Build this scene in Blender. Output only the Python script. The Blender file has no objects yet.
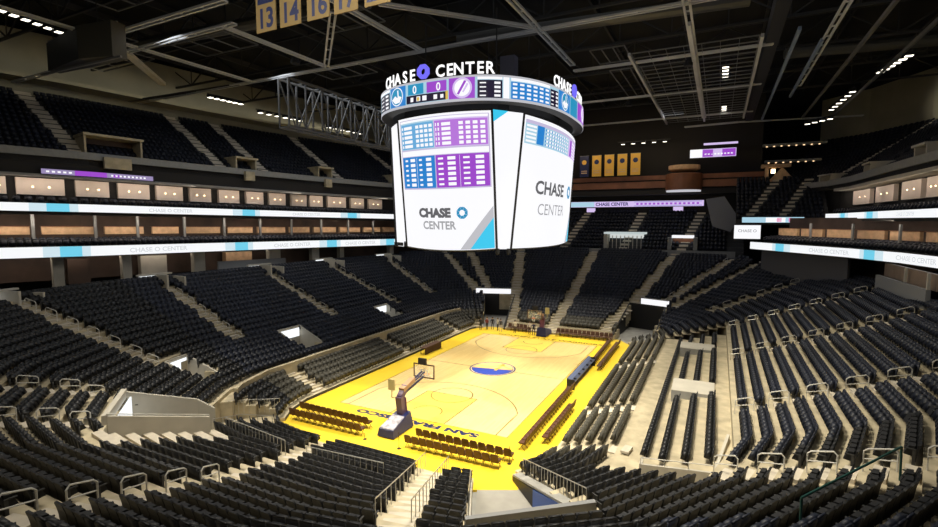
import bpy, math, random
import numpy as np
from mathutils import Vector, Matrix
random.seed(5)
scene = bpy.context.scene
COL = scene.collection

# ------------------------------------------------------------------ camera, world, lights
CAM = Vector((20.36, -45.46, 15.25)); YAW = 0.4685; PITCH = -0.0868
cam_data = bpy.data.cameras.new('camera'); cam = bpy.data.objects.new('camera', cam_data); COL.objects.link(cam)
cam_data.sensor_width = 36.0; cam_data.lens = 493.4/938*36; cam_data.clip_end = 400; cam_data.clip_start = .2
cam.location = CAM; cam.rotation_euler = (math.pi/2+PITCH, 0, YAW)
scene.camera = cam
world = bpy.data.worlds.new('world'); scene.world = world; world.use_nodes = True
world.node_tree.nodes['Background'].inputs[0].default_value = (.75, .82, 1, 1)
world.node_tree.nodes['Background'].inputs[1].default_value = 0.012
vs = scene.view_settings
vs.view_transform = 'Standard'; vs.look = 'None'; vs.gamma = 1.0; vs.exposure = 0.0; vs.use_curve_mapping = False

def spot(loc, target, power, angle, blend=.6, color=(1, .93, .78), radius=.5):
    d = bpy.data.lights.new('floodlight_beam', 'SPOT'); d.energy = power; d.spot_size = math.radians(angle); d.spot_blend = blend
    d.color = color; d.shadow_soft_size = radius
    o = bpy.data.objects.new('floodlight_beam', d); COL.objects.link(o); o.location = loc
    o.rotation_euler = (Vector(target)-Vector(loc)).to_track_quat('-Z', 'Y').to_euler()
    return o
def area(loc, target, power, sx, sy, color=(1, .95, .85), spread=180):
    d = bpy.data.lights.new('fill_wash', 'AREA'); d.shape = 'RECTANGLE'; d.size = sx; d.size_y = sy; d.energy = power; d.color = color; d.spread = math.radians(spread)
    o = bpy.data.objects.new('fill_wash', d); COL.objects.link(o); o.location = loc
    o.rotation_euler = (Vector(target)-Vector(loc)).to_track_quat('-Z', 'Y').to_euler()
    return o
FLOODS = [(-17, -9, 30.4), (-17, 9, 30.4), (17, -9, 30.4), (17, 9, 30.4), (-12, -24, 30.4), (13, -24, 30.4), (-8, 24, 30.4), (9, 24, 30.4)]
# court floods: rigged in the roof truss over the seats, aimed at the floor
spot((-17, -9, 29.9), (-2, -9, 0), 27000, 50)
spot((-17, 9, 29.9), (-2, 8, 0), 27000, 50)
spot((17, -9, 29.9), (3, -9, 0), 27000, 50)
spot((17, 9, 29.9), (3, 8, 0), 27000, 50)
spot((-12, -24, 29.9), (-5, -20, 0), 27000, 70)
spot((13, -24, 29.9), (13, -18, 0), 28000, 75)
spot((-8, 24, 29.9), (-4, 14, 0), 15000, 60)
spot((9, 24, 29.9), (5, 14, 0), 15000, 60)
# added area fill over the lower bowl, with no fixtures behind it
area((15, -10, 30), (15.5, -9, 0), 3700, 5, 36, (1, .92, .74), 95)
area((0, -34, 30), (-2, -30, 0), 3600, 30, 4, (1, .93, .80))
area((-24, 0, 31), (-22, 0, 0), 1700, 40, 5, (.9, .95, 1))
area((0, 36, 31), (0, 30, 0), 900, 30, 5, (.95, .96, 1))
# added area lights brightening the bulkheads, the far balcony and the roof rigging
area((-43, 0, 31.8), (-56, 0, 32.4), 190, 60, 1.0, (1, .93, .72), 60)
area((38, 24, 31), (52, 24, 31.5), 700, 44, 1.0, (1, .93, .75), 60)
area((6, 46, 29), (6, 52, 23.5), 420, 26, 1.0, (1, .80, .55))
area((20, -4, 36.8), (20, -4, 20), 800, 60, 40, (.95, .98, 1))

# ------------------------------------------------------------------ materials
MATS = {}
def mat(name, color, rough=.6, metal=0., noise=0., nscale=3., emit=None, estr=1., bump=0., coat=0.):
    if name in MATS: return MATS[name]
    m = bpy.data.materials.new(name); m.use_nodes = True
    nt = m.node_tree; b = nt.nodes['Principled BSDF']
    b.inputs['Base Color'].default_value = (*color, 1); b.inputs['Roughness'].default_value = rough; b.inputs['Metallic'].default_value = metal
    if coat: b.inputs['Coat Weight'].default_value = coat
    if noise:
        tc = nt.nodes.new('ShaderNodeTexCoord'); n = nt.nodes.new('ShaderNodeTexNoise'); n.inputs['Scale'].default_value = nscale; n.inputs['Detail'].default_value = 5
        r = nt.nodes.new('ShaderNodeMapRange'); r.inputs['From Min'].default_value = .3; r.inputs['From Max'].default_value = .7
        r.inputs['To Min'].default_value = 1-noise; r.inputs['To Max'].default_value = 1+noise*.6
        mx = nt.nodes.new('ShaderNodeVectorMath'); mx.operation = 'SCALE'; mx.inputs[0].default_value = color
        nt.links.new(tc.outputs['Object'], n.inputs['Vector']); nt.links.new(n.outputs['Fac'], r.inputs['Value'])
        nt.links.new(r.outputs['Result'], mx.inputs['Scale']); nt.links.new(mx.outputs['Vector'], b.inputs['Base Color'])
        if bump:
            bp = nt.nodes.new('ShaderNodeBump'); bp.inputs['Strength'].default_value = bump
            nt.links.new(n.outputs['Fac'], bp.inputs['Height']); nt.links.new(bp.outputs['Normal'], b.inputs['Normal'])
    if emit:
        b.inputs['Emission Color'].default_value = (*emit, 1); b.inputs['Emission Strength'].default_value = estr
    MATS[name] = m
    return m
def screen(name, color, s=1.0):
    return mat(name, (.01, .01, .01), .5, emit=color, estr=s)

def wood_floor():
    m = bpy.data.materials.new('maple_boards'); m.use_nodes = True; nt = m.node_tree; b = nt.nodes['Principled BSDF']
    tc = nt.nodes.new('ShaderNodeTexCoord'); mp = nt.nodes.new('ShaderNodeMapping'); mp.inputs['Rotation'].default_value = (0, 0, math.pi/2)
    br = nt.nodes.new('ShaderNodeTexBrick'); br.inputs['Scale'].default_value = 1; br.inputs['Brick Width'].default_value = 2.4; br.inputs['Row Height'].default_value = .18
    br.inputs['Mortar Size'].default_value = .002
    br.inputs['Color1'].default_value = (.90, .66, .27, 1); br.inputs['Color2'].default_value = (.84, .60, .235, 1); br.inputs['Mortar'].default_value = (.78, .54, .2, 1)
    nt.links.new(tc.outputs['Object'], mp.inputs['Vector']); nt.links.new(mp.outputs['Vector'], br.inputs['Vector'])
    nt.links.new(br.outputs['Color'], b.inputs['Base Color']); b.inputs['Roughness'].default_value = .2
    return m
M_WOOD = wood_floor()
M_YEL = mat('yellow_court_paint', (.88, .60, .035), .38, noise=.04, nscale=.6)
M_LANE = mat('lane_yellow', (.90, .66, .12), .33)
M_LINE = mat('dark_line_paint', (.13, .08, .02), .4)
M_NAVY = mat('navy_paint', (.012, .022, .10), .4)
M_BLUE = mat('royal_blue_paint', (.02, .05, .36), .4)
M_GOLD = mat('gold_paint', (.85, .48, .08), .4)
M_WHITEP = mat('white_paint', (.8, .8, .76), .4)
M_CONC = mat('cream_concrete', (.48, .41, .275), .75, noise=.25, nscale=1.3, bump=.05)
M_CONC2 = mat('grey_concrete', (.34, .33, .30), .75, noise=.2, nscale=1.2)
M_CONCW = mat('pale_plaster', (.50, .465, .39), .7, noise=.1, nscale=1.)
M_STEPS = mat('step_concrete', (.56, .50, .40), .75, noise=.12, nscale=2)
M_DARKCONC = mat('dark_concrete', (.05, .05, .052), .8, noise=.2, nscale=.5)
M_SEAT = mat('black_seat_plastic', (.0045, .0048, .0058), .5, noise=.4, nscale=.35)
M_SEATPAD = mat('black_seat_cushion', (.0045, .0045, .0055), .65)
M_SEATN = mat('navy_seat_plastic', (.0046, .0075, .019), .55, noise=.5, nscale=.25)
M_SEATG = mat('charcoal_seat_fabric', (.055, .05, .036), .62, noise=.25, nscale=.5)
M_ARM = mat('seat_grey_arm', (.035, .035, .034), .5)
M_RAIL = mat('brushed_rail_steel', (.55, .53, .48), .35, .6)
M_RAILW = mat('pale_rail_paint', (.62, .6, .54), .45)
M_BROWN = mat('maroon_chair_fabric', (.075, .027, .011), .6, noise=.3, nscale=4)
M_CHFRAME = mat('dark_chair_frame', (.04, .025, .02), .4, .5)
M_BLACK = mat('matte_black', (.008, .008, .009), .6)
M_TRUSS = mat('grey_truss_steel', (.17, .17, .165), .5, .3, noise=.2, nscale=.3)
M_TRUSSD = mat('dark_truss_steel', (.035, .035, .036), .6, .2)
M_BLUEB = mat('blue_grey_beam', (.20, .26, .38), .5)
M_ROOF = mat('black_roof_deck', (.012, .012, .012), .85, noise=.4, nscale=.3)
M_SOFFIT = mat('olive_bulkhead', (.24, .225, .17), .8, noise=.2, nscale=.2)
M_DUCT = mat('duct_metal', (.12, .12, .115), .5, .4)
M_GREYW = mat('grey_wall_paint', (.22, .22, .22), .7)
M_GREYP = mat('parapet_grey', (.27, .27, .26), .7, noise=.1)
M_SUITEW = mat('suite_brown_wall', (.09, .055, .038), .7, noise=.4, nscale=.4)
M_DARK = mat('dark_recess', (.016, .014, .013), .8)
M_CREAM = mat('cream_suite_panel', (.74, .62, .54), .6, noise=.06, nscale=.8)
M_OAK = mat('oak_counter', (.62, .40, .23), .5, noise=.2, nscale=2)
M_WALNUT = mat('walnut_band', (.22, .085, .04), .5, noise=.25, nscale=.6)
M_PADBLUE = mat('navy_vinyl_pad', (.015, .02, .085), .4)
M_GLASS = None
M_WARM = screen('warm_lamp', (1, .72, .4), 6.0)
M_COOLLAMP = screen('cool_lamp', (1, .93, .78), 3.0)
M_PORTAL = screen('corridor_glow_panel', (.92, .97, 1), 1.15)  # emission stands for the lit corridor behind each doorway
S_WHITE = screen('screen_white', (.97, .97, 1.0), 1.0)
S_RIB = screen('ribbon_white', (.93, .95, .97), 1.0)
S_CYAN = screen('screen_cyan', (.04, .58, .86), 1.0)
S_RCY = screen('ribbon_cyan', (.16, .62, .82), 1.0)
S_RSKY = screen('ribbon_pale_blue', (.62, .78, .85), 1.0)
S_SKY = screen('screen_pale_blue', (.42, .66, .80), .95)
S_BLUE = screen('screen_blue', (.02, .22, .62), 1.0)
S_TEAL = screen('screen_teal', (.02, .29, .52), 1.0)
S_PURP = screen('screen_purple', (.33, .06, .58), 1.0)
S_LAV = screen('screen_lavender', (.66, .52, .85), 1.0)
S_DARK = screen('screen_black', (.012, .008, .03), 1.0)
S_GREY = screen('screen_grey', (.52, .52, .56), 1.0)
S_TXTG = screen('screen_text_grey', (.12, .12, .13), 1.0)
S_TXTL = screen('screen_text_light_grey', (.36, .36, .38), 1.0)
S_RTXT = screen('ribbon_text_grey', (.66, .68, .70), 1.0)
S_FRAME = screen('screen_lilac_frame', (.62, .55, .78), .9)
S_RED = screen('screen_pink', (.75, .2, .42), 1.0)
S_VIO = screen('logo_violet', (.14, .12, .75), 1.3)
S_VIOD = screen('logo_deep_blue', (.01, .01, .12), 1.0)
S_LET = screen('sign_letter_white', (1, 1, 1), 1.15)
S_GOLDL = screen('screen_gold', (.8, .55, .1), .9)

def glass():
    m = bpy.data.materials.new('clear_glass'); m.use_nodes = True; b = m.node_tree.nodes['Principled BSDF']
    b.inputs['Base Color'].default_value = (.9, .97, .95, 1); b.inputs['Roughness'].default_value = .05; b.inputs['Alpha'].default_value = .16
    return m
M_GLASS = glass()

# ------------------------------------------------------------------ mesh helpers
class MB:
    def __init__(s): s.v = []; s.f = []; s.m = []; s.cur = 0
    def quad(s, a, b, c, d):
        i = len(s.v); s.v += [tuple(a), tuple(b), tuple(c), tuple(d)]; s.f.append((i, i+1, i+2, i+3)); s.m.append(s.cur)
    def hexa(s, bot, top):
        i = len(s.v); s.v += [tuple(p) for p in bot]+[tuple(p) for p in top]; n = len(bot)
        s.f.append(tuple(range(i+n-1, i-1, -1))); s.f.append(tuple(range(i+n, i+2*n))); s.m += [s.cur]*2
        for k in range(n):
            s.f.append((i+k, i+(k+1) % n, i+n+(k+1) % n, i+n+k)); s.m.append(s.cur)
    def box(s, x0, x1, y0, y1, z0, z1):
        s.hexa([(x0, y0, z0), (x1, y0, z0), (x1, y1, z0), (x0, y1, z0)], [(x0, y0, z1), (x1, y0, z1), (x1, y1, z1), (x0, y1, z1)])
    def prism(s, poly, z0, z1):
        s.hexa([(x, y, z0) for x, y in poly], [(x, y, z1) for x, y in poly])
    def wall(s, p, q, z0p, z1p, z0q, z1q, th):          # upright slab from p to q, thickness th, sloped top allowed
        d = Vector((q[0]-p[0], q[1]-p[1], 0)).normalized(); n = Vector((-d.y, d.x, 0))*th/2
        s.hexa([(p[0]-n.x, p[1]-n.y, z0p), (q[0]-n.x, q[1]-n.y, z0q), (q[0]+n.x, q[1]+n.y, z0q), (p[0]+n.x, p[1]+n.y, z0p)],
               [(p[0]-n.x, p[1]-n.y, z1p), (q[0]-n.x, q[1]-n.y, z1q), (q[0]+n.x, q[1]+n.y, z1q), (p[0]+n.x, p[1]+n.y, z1p)])
    def tube(s, pts, r, n=6, closed=False):
        pts = [Vector(p) for p in pts]; N = len(pts); i0 = len(s.v)
        for k, p in enumerate(pts):
            if closed: d = pts[(k+1) % N]-pts[k-1]
            else: d = pts[min(k+1, N-1)]-pts[max(k-1, 0)]
            d.normalize(); u = d.cross(Vector((0, 0, 1)))
            if u.length < 1e-3: u = d.cross(Vector((1, 0, 0)))
            u.normalize(); w = d.cross(u)
            for j in range(n):
                a = 2*math.pi*j/n; s.v.append(tuple(p+u*math.cos(a)*r+w*math.sin(a)*r))
        for k in range(N if closed else N-1):
            a, b = i0+k*n, i0+((k+1) % N)*n
            for j in range(n):
                s.f.append((a+j, a+(j+1) % n, b+(j+1) % n, b+j)); s.m.append(s.cur)
        if not closed:
            s.f.append(tuple(i0+j for j in range(n-1, -1, -1))); s.f.append(tuple(i0+(N-1)*n+j for j in range(n))); s.m += [s.cur]*2
    def bar(s, a, b, w, h):
        a, b = Vector(a), Vector(b); d = (b-a).normalized(); u = d.cross(Vector((0, 0, 1)))
        if u.length < 1e-3: u = Vector((1, 0, 0))
        u.normalize(); w2 = d.cross(u).normalized()
        c = [u*w/2+w2*h/2, -u*w/2+w2*h/2, -u*w/2-w2*h/2, u*w/2-w2*h/2]
        s.hexa([a+x for x in c], [b+x for x in c])
    def lathe(s, prof, c=(0, 0, 0), n=16):
        i0 = len(s.v)
        for r, z in prof:
            for j in range(n):
                a = 2*math.pi*j/n; s.v.append((c[0]+r*math.cos(a), c[1]+r*math.sin(a), c[2]+z))
        for k in range(len(prof)-1):
            for j in range(n):
                s.f.append((i0+k*n+j, i0+k*n+(j+1) % n, i0+(k+1)*n+(j+1) % n, i0+(k+1)*n+j)); s.m.append(s.cur)
        s.f.append(tuple(i0+j for j in range(n-1, -1, -1))); s.f.append(tuple(i0+(len(prof)-1)*n+j for j in range(n))); s.m += [s.cur]*2
    def mesh(s, name, mats, smooth=False):
        me = bpy.data.meshes.new(name); me.from_pydata(s.v, [], s.f)
        for m in (mats if isinstance(mats, (list, tuple)) else [mats]): me.materials.append(m)
        me.polygons.foreach_set('material_index', s.m)
        if smooth: me.polygons.foreach_set('use_smooth', [True]*len(s.f))
        me.update(); return me
    def build(s, name, mats, parent=None, smooth=False):
        return link(name, s.mesh(name, mats, smooth), parent)
def link(name, data, parent=None):
    o = bpy.data.objects.new(name, data); COL.objects.link(o)
    if parent: o.parent = parent
    return o
def tag(o, label=None, cat=None, group=None, kind=None):
    if label: o['label'] = label
    if cat: o['category'] = cat
    if group: o['group'] = group
    if kind: o['kind'] = kind
    return o
def thing(name, loc, rz=0, label=None, cat=None, group=None):
    o = bpy.data.objects.new(name, None); COL.objects.link(o); o.location = loc; o.rotation_euler = (0, 0, rz); o.empty_display_size = .2
    return tag(o, label, cat, group)
def struct(o): o['kind'] = 'structure'; return o
def copy_tree(o, parent=None):
    c = o.copy(); COL.objects.link(c)
    if parent: c.parent = parent
    for ch in o.children: copy_tree(ch, c)
    return c
ORD = 'zeroth first second third fourth fifth sixth seventh eighth ninth tenth eleventh twelfth thirteenth fourteenth fifteenth sixteenth seventeenth eighteenth nineteenth twentieth'.split()
def ordinal(n):
    if n <= 20: return ORD[n]
    t = {2: 'twenty', 3: 'thirty', 4: 'forty', 5: 'fifty', 6: 'sixty', 7: 'seventy', 8: 'eighty', 9: 'ninety'}[n//10]
    return t+'-'+ORD[n % 10] if n % 10 else {'twenty': 'twentieth', 'thirty': 'thirtieth', 'forty': 'fortieth', 'fifty': 'fiftieth', 'sixty': 'sixtieth', 'seventy': 'seventieth', 'eighty': 'eightieth', 'ninety': 'ninetieth'}[t]

def text_geo(body, bold=.03, width=1.0):
    """Triangulated outline of a word, height of a capital = 1, centred on x."""
    cu = bpy.data.curves.new('tmp', 'FONT'); cu.body = body; cu.offset = bold; cu.align_x = 'CENTER'; cu.resolution_u = 3
    o = bpy.data.objects.new('tmp', cu); COL.objects.link(o)
    dg = bpy.context.evaluated_depsgraph_get(); me = bpy.data.meshes.new_from_object(o.evaluated_get(dg))
    vs_ = [(v.co.x/.7*width, v.co.y/.7) for v in me.vertices]; fs = [tuple(p.vertices) for p in me.polygons]
    bpy.data.objects.remove(o); bpy.data.curves.remove(cu); bpy.data.meshes.remove(me)
    return vs_, fs
def text_on(name, body, fmap, m, parent, bold=.03, width=1.0, depth=0.):
    """fmap(x, y, lift) -> point in parent space; x, y in cap heights."""
    v, f = text_geo(body, bold, width); mb = MB()
    mb.v = [tuple(fmap(x, y, depth)) for x, y in v]; mb.f = list(f); mb.m = [0]*len(f)
    if depth:                                                     # solid letters: back face and rim
        n = len(v); mb.v += [tuple(fmap(x, y, 0)) for x, y in v]; mb.f += [tuple(i+n for i in reversed(q)) for q in f]
        edges = {}
        for q in f:
            for a, b in zip(q, q[1:]+q[:1]): edges[(a, b)] = edges.get((a, b), 0)+1
        for a, b in edges:
            if (b, a) not in edges: mb.f.append((b, a, a+n, b+n))
        mb.m = [0]*len(mb.f)
    return mb.build(name, m, parent)

# ------------------------------------------------------------------ the bowl: concentric rows around a faceted outline
V = np.array([(21.5, -16.8), (21.5, 17), (20.2, 22), (16.2, 26), (9.5, 28), (-8.5, 28), (-15.2, 26), (-19.2, 22), (-20.5, 17), (-20.5, -16.8), (-19, -22), (-15.9, -26.8),
              (-11.3, -30.3), (-5.5, -31.3), (6.5, -31.3), (12.3, -30.3), (16.9, -26.8), (20, -22)], float)
NF = len(V)
EV = np.roll(V, -1, 0)-V; EL = np.linalg.norm(EV, axis=1); ED = EV/EL[:, None]
EN = np.stack([ED[:, 1], -ED[:, 0]], -1)
MI = []
for i in range(NF):
    a, b = EN[i-1], EN[i]; h = a+b; MI.append(h/(1+a.dot(b)))
MI = np.array(MI)
def P2(i, t, D):                                                   # facet i, fraction t along it, D outward
    a = V[i]+MI[i]*D; b = V[(i+1) % NF]+MI[(i+1) % NF]*D
    return a+(b-a)*t
def Dof(x, y): return float(np.max((x-V[:, 0])*EN[:, 0]+(y-V[:, 1])*EN[:, 1]))
RET = [(-10.2+.8*i, -10.2+.8*(i+1), .25+.24*i) for i in range(5)]
MID = [(-6.2+.886*j, -6.2+.886*(j+1), 1.45+.28*j) for j in range(7)]
UPP = [(.9*k, .9*(k+1), 3.4+.36*k) for k in range(18)]
ROWS = [('ret',)+r for r in RET]+[('mid',)+r for r in MID]+[('upp',)+r for r in UPP]
def zrow(D):
    for kind, a, b, z in ROWS:
        if a <= D < b: return z
    return 0. if D < -10.2 else ROWS[-1][3]
KMAX = {0: 15, 8: 15, 3: 17, 4: 18, 5: 17, 2: 16, 6: 16}
def row_on(i, r):
    kind, a, b, z = ROWS[r]
    if kind == 'mid' and i in (0, 17): return False
    if kind == 'upp': return (r-12) < KMAX.get(i, 15)
    return True
def inpoly(x, y, poly):
    c = False; n = len(poly)
    for k in range(n):
        x1, y1 = poly[k]; x2, y2 = poly[k-1]
        if (y1 > y) != (y2 > y) and x < (x2-x1)*(y-y1)/(y2-y1)+x1: c = not c
    return c
HOLES = {
 'corner': [(-12.9, -28.0), (-9.3, -31.0), (-8.1, -25.8), (-8.6, -23.0), (-8.0, -20.6), (-9.8, -18.5), (-12.6, -21.2), (-11.3, -24.4)],
 'tunnel': [(8.3, -20.5), (11.8, -28.6), (16.2, -25.1), (15.4, -24.2), (10.5, -19.2), (10.0, -19.2)],
 'lowA': [(-19.9, -19.5), (-19.2, -21.7), (-15.5, -20.4), (-15.9, -18.5)],
 'lowB': [(-20.2, -9.4), (-20.2, -6.4), (-16.2, -6.4), (-16.2, -9.4)],
 'lowC': [(-20.2, 6.6), (-20.2, 9.4), (-16.8, 9.4), (-16.8, 6.6)],
 'farL': [(-13.6, 27.3), (-8.6, 28.1), (-6.0, 17.5), (-9.6, 17.5)],
 'farR': [(9.2, 28.0), (14.2, 26.6), (13.6, 17.0), (8.6, 17.5)],
}
AISLES = [  # name, inner point, outer point, width
 ('left corner aisle', (-19.4, -22.0), (-31.0, -26.5), 1.4), ('left aisle nearest the corner', (-20.5, -13.3), (-32.0, -13.2), 1.35),
 ('left middle aisle', (-20.5, 0), (-32.0, 0.3), 1.35), ('left aisle beyond the middle', (-20.3, 12.3), (-31.8, 12.1), 1.35),
 ('left far corner aisle', (-19.9, 21.3), (-30.5, 24.6), 1.35),
 ('left courtside first gap', (-9.9, -13.6), (-14.3, -13.6), 1.3), ('left courtside second gap', (-9.9, .3), (-14.3, .3), 1.2), ('left courtside third gap', (-9.9, 12.5), (-14.3, 12.5), 1.2),
 ('right near aisle', (20.2, -20.3), (29.2, -23.4), 1.4), ('right second aisle', (21.5, -11.8), (33.5, -11.8), 1.35), ('right third aisle', (21.5, 1.3), (34.0, 1.5), 1.35),
 ('right fourth aisle', (21.5, 14.4), (33.6, 14.4), 1.3), ('right far corner aisle', (19.6, 23.2), (31.5, 27.6), 1.3),
 ('right courtside gap', (11.4, -8.0), (15.3, -8.0), 1.1), ('right courtside far gap', (11.4, 5.5), (15.3, 5.5), 1.1), ('right courtside corner gap', (10.8, -14.9), (15.6, -15.6), 1.1),
 ('far stair one', (-5.2, 18.0), (-13.5, 43.7), 1.5), ('far stair two', (.45, 18.0), (.6, 43.7), 1.5), ('far stair three', (7.0, 18.0), (14.0, 43.5), 1.5),
 ('far corner stair one', (-12.9, 27.6), (-21.9, 38.6), 1.2), ('far corner stair two', (-14.2, 26.5), (-26, 36), 1.2),
 ('far corner stair three', (13.9, 27.6), (22.3, 39.5), 1.2), ('far corner stair four', (15.2, 26.3), (26.3, 37.3), 1.2),
 ('near stair by the tunnel', (5.4, -20.6), (9.9, -31.5), 1.5), ('near middle aisle', (-.8, -25.2), (2.6, -40.5), 1.3),
 ('near left aisle', (-11.6, -30.6), (-11.3, -38), 1.2), ('near far left aisle', (-15.7, -27.8), (-17.6, -36), 1.2), ('corner entry side path', (-7.9, -32.4), (-6.9, -25.9), 2.9), ('near middle courtside gap', (-2.4, -20.9), (-1.4, -25.3), 1.1),
]
def in_aisle(x, y, pad=.0):
    for nm, p, q, w in AISLES:
        dx, dy = q[0]-p[0], q[1]-p[1]; L2 = dx*dx+dy*dy; t = ((x-p[0])*dx+(y-p[1])*dy)/L2
        if -.03 <= t <= 1.03 and abs((x-p[0])*dy-(y-p[1])*dx)/math.sqrt(L2) < w/2+pad: return True
    return False
def in_hole(x, y):
    for h in HOLES.values():
        if inpoly(x, y, h): return True
    return False

SEATS = []       # (x, y, z, heading, kind, row, run)
REGION = {0: 'right', 1: 'right', 2: 'far', 3: 'far', 4: 'far', 5: 'far', 6: 'far', 7: 'left', 8: 'left', 9: 'left', 10: 'left', 11: 'near', 12: 'near', 13: 'near', 14: 'near', 15: 'near', 16: 'near', 17: 'right'}
terr = {k: MB() for k in ('right', 'far', 'left', 'near')}
for r, (kind, a, b, z) in enumerate(ROWS):
    zprev = (ROWS[r-1][3] if r else 0.0)
    run = 0; prev = False
    for i in range(NF):
        if not row_on(i, r): prev = False; continue
        if kind == 'ret' and i in (4,) and r < 1: pass
        mb = terr[REGION[i]]
        L = np.linalg.norm(P2(i, 1, a)-P2(i, 0, a)); n = max(1, int(L/.6))
        zp = zprev
        if kind == 'upp' and r == 12 and i in (0, 17): zp = 2.55
        for c in range(n):
            t0, t1 = c/n, (c+1)/n
            m_ = P2(i, (t0+t1)/2, (a+b)/2)
            if in_hole(*m_): continue
            A, B = P2(i, t0, a), P2(i, t1, a); C_, D_ = P2(i, t1, b), P2(i, t0, b)
            mb.quad((*A, z), (*B, z), (*C_, z), (*D_, z)); mb.cur = 1 if r == 0 and i in (7, 8, 9, 10) else 0; mb.quad((*A, max(-.1, zp-2.2)), (*B, max(-.1, zp-2.2)), (*B, z), (*A, z))
            mb.cur = 0
            for tt, pq in ((-1, (A, D_)), (1, (B, C_))):
                if in_hole(*P2(i, (t0+t1)/2+tt/n, (a+b)/2)): mb.quad((*pq[0], max(-.1, z-2.2)), (*pq[1], max(-.1, z-2.2)), (*pq[1], z), (*pq[0], z))
        L = np.linalg.norm(P2(i, 1, a+.5)-P2(i, 0, a+.5)); n = int((L-.1)/.53)
        for c in range(n):
            p = P2(i, (c+.5)/n, b-.42)
            ok = not in_hole(*p) and not in_aisle(*p, .22)
            if ok:
                q1 = P2(i, (c+.5)/n, b-.9)
                if in_hole(*q1): ok = False
            if kind == 'ret' and 3 <= i <= 5 and r < 2: ok = False
            if r == 5 and i in (7, 8, 9, 10): ok = False
            if ok:
                if not prev: run += 1
                nx, ny = EN[i]
                SEATS.append((p[0], p[1], z, math.atan2(-nx, ny), kind, r, run, i))
            prev = ok
    # the last facet joins the first
# flat landing between the courtside rows and the upper rows on the right, with its own platform rows
pl = terr['right']
lo = [tuple(P2(0, 0, -6.2)), tuple(P2(0, 1, -6.2))]; hi = [tuple(P2(0, 0, 0)), tuple(P2(0, 1, 0))]
PLAT = [(15.3, 17.0, 1.35), (17.0, 18.25, 1.62), (18.25, 19.4, 1.95), (19.4, 20.55, 2.28), (20.55, 21.5, 2.55)]
for k, (x0, x1, z) in enumerate(PLAT):
    pl.box(x0, x1, -18.3, 15.4, .4, z)
c0 = [P2(17, 0, -6.2), P2(17, 1, -6.2), np.array((21.5, -15.4)), P2(17, 1, 0), P2(17, 0, 0)]
pl.prism([tuple(c0[0]), tuple(c0[1]), (15.3, -15.4), (21.5, -15.4), tuple(c0[3]), tuple(c0[4])], .6, 1.3)
c1 = [P2(0, 1, -6.2), P2(1, 1, -6.2), P2(1, 1, 0), P2(0, 1, 0)]
pl.prism([(15.3, 15.4), tuple(c1[0]), tuple(c1[3]), (21.5, 15.4)], .6, 1.35)
for nm, mb in terr.items():
    struct(mb.build('terrace_floor_'+nm, [M_CONC, M_DARKCONC]))['label'] = {'right': 'cream concrete stepped terrace on the right of the court', 'left': 'concrete stepped terrace under the navy seats left of court',
        'far': 'concrete stepped terrace behind the far basket', 'near': 'cream concrete stepped terrace in the foreground'}[nm]

mb = MB()
for i in (7, 8, 9, 10):
    n = max(1, int(EL[i]/1.5))
    for c in range(n):
        p, q = P2(i, c/n, -6.25), P2(i, (c+1)/n, -6.25)
        if in_hole(*p) or in_hole(*q) or (i == 10 and c > n*.6): continue
        mb.wall(p, q, .9, 2.3, .9, 2.3, .3)
struct(mb.build('trim_ledge_left', M_CONC))['label'] = 'low concrete ledge behind the left courtside rows'
# ------------------------------------------------------------------ seats
def seat_backrest(mb):
    # local: faces +y ; backrest behind at y<0
    w = .25
    prof = [(-.17, .14), (-.20, .42), (-.235, .62), (-.29, .80), (-.315, .88)]
    pts = []
    for (y, z) in prof:
        ww = w if z < .8 else (w-.015 if z < .85 else w-.07)
        pts.append((ww, y, z))
    for k in range(len(pts)-1):
        (w0, y0, z0), (w1, y1, z1) = pts[k], pts[k+1]
        mb.hexa([(-w0, y0-.05, z0), (w0, y0-.05, z0), (w0, y0+.03, z0), (-w0, y0+.03, z0)], [(-w1, y1-.05, z1), (w1, y1-.05, z1), (w1, y1+.03, z1), (-w1, y1+.03, z1)])
def seat_pan(mb):   # tipped up cushion
    mb.hexa([(-.225, -.14, .32), (.225, -.14, .32), (.225, .16, .36), (-.225, .16, .36)], [(-.21, -.18, .74), (.21, -.18, .74), (.21, .0, .72), (-.21, .0, .72)])
def seat_standard(mb, x):
    mb.box(x-.025, x+.025, -.2, -.1, 0, .45)
    mb.box(x-.03, x+.03, -.2, .12, .60, .64); mb.box(x-.02, x+.02, -.2, -.1, .45, .6)
def simple_seat():
    mb = MB()
    mb.cur = 0
    mb.hexa([(-.25, -.22, .14), (.25, -.22, .14), (.25, -.15, .14), (-.25, -.15, .14)], [(-.25, -.33, .80), (.25, -.33, .80), (.25, -.26, .80), (-.25, -.26, .80)])
    mb.hexa([(-.25, -.33, .80), (.25, -.33, .80), (.25, -.26, .80), (-.25, -.26, .80)], [(-.19, -.345, .88), (.19, -.345, .88), (.19, -.28, .88), (-.19, -.28, .88)])
    mb.hexa([(-.225, -.14, .30), (.225, -.14, .30), (.225, .16, .36), (-.225, .16, .36)], [(-.21, -.18, .74), (.21, -.18, .74), (.21, .0, .72), (-.21, .0, .72)])
    mb.cur = 1
    mb.box(.24, .29, -.22, .1, .58, .64)
    mb.box(.25, .28, -.2, -.12, 0, .58)
    return mb
SV = simple_seat()
SVv = np.array(SV.v); SVf = SV.f; SVm = np.array(SV.m)

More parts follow.
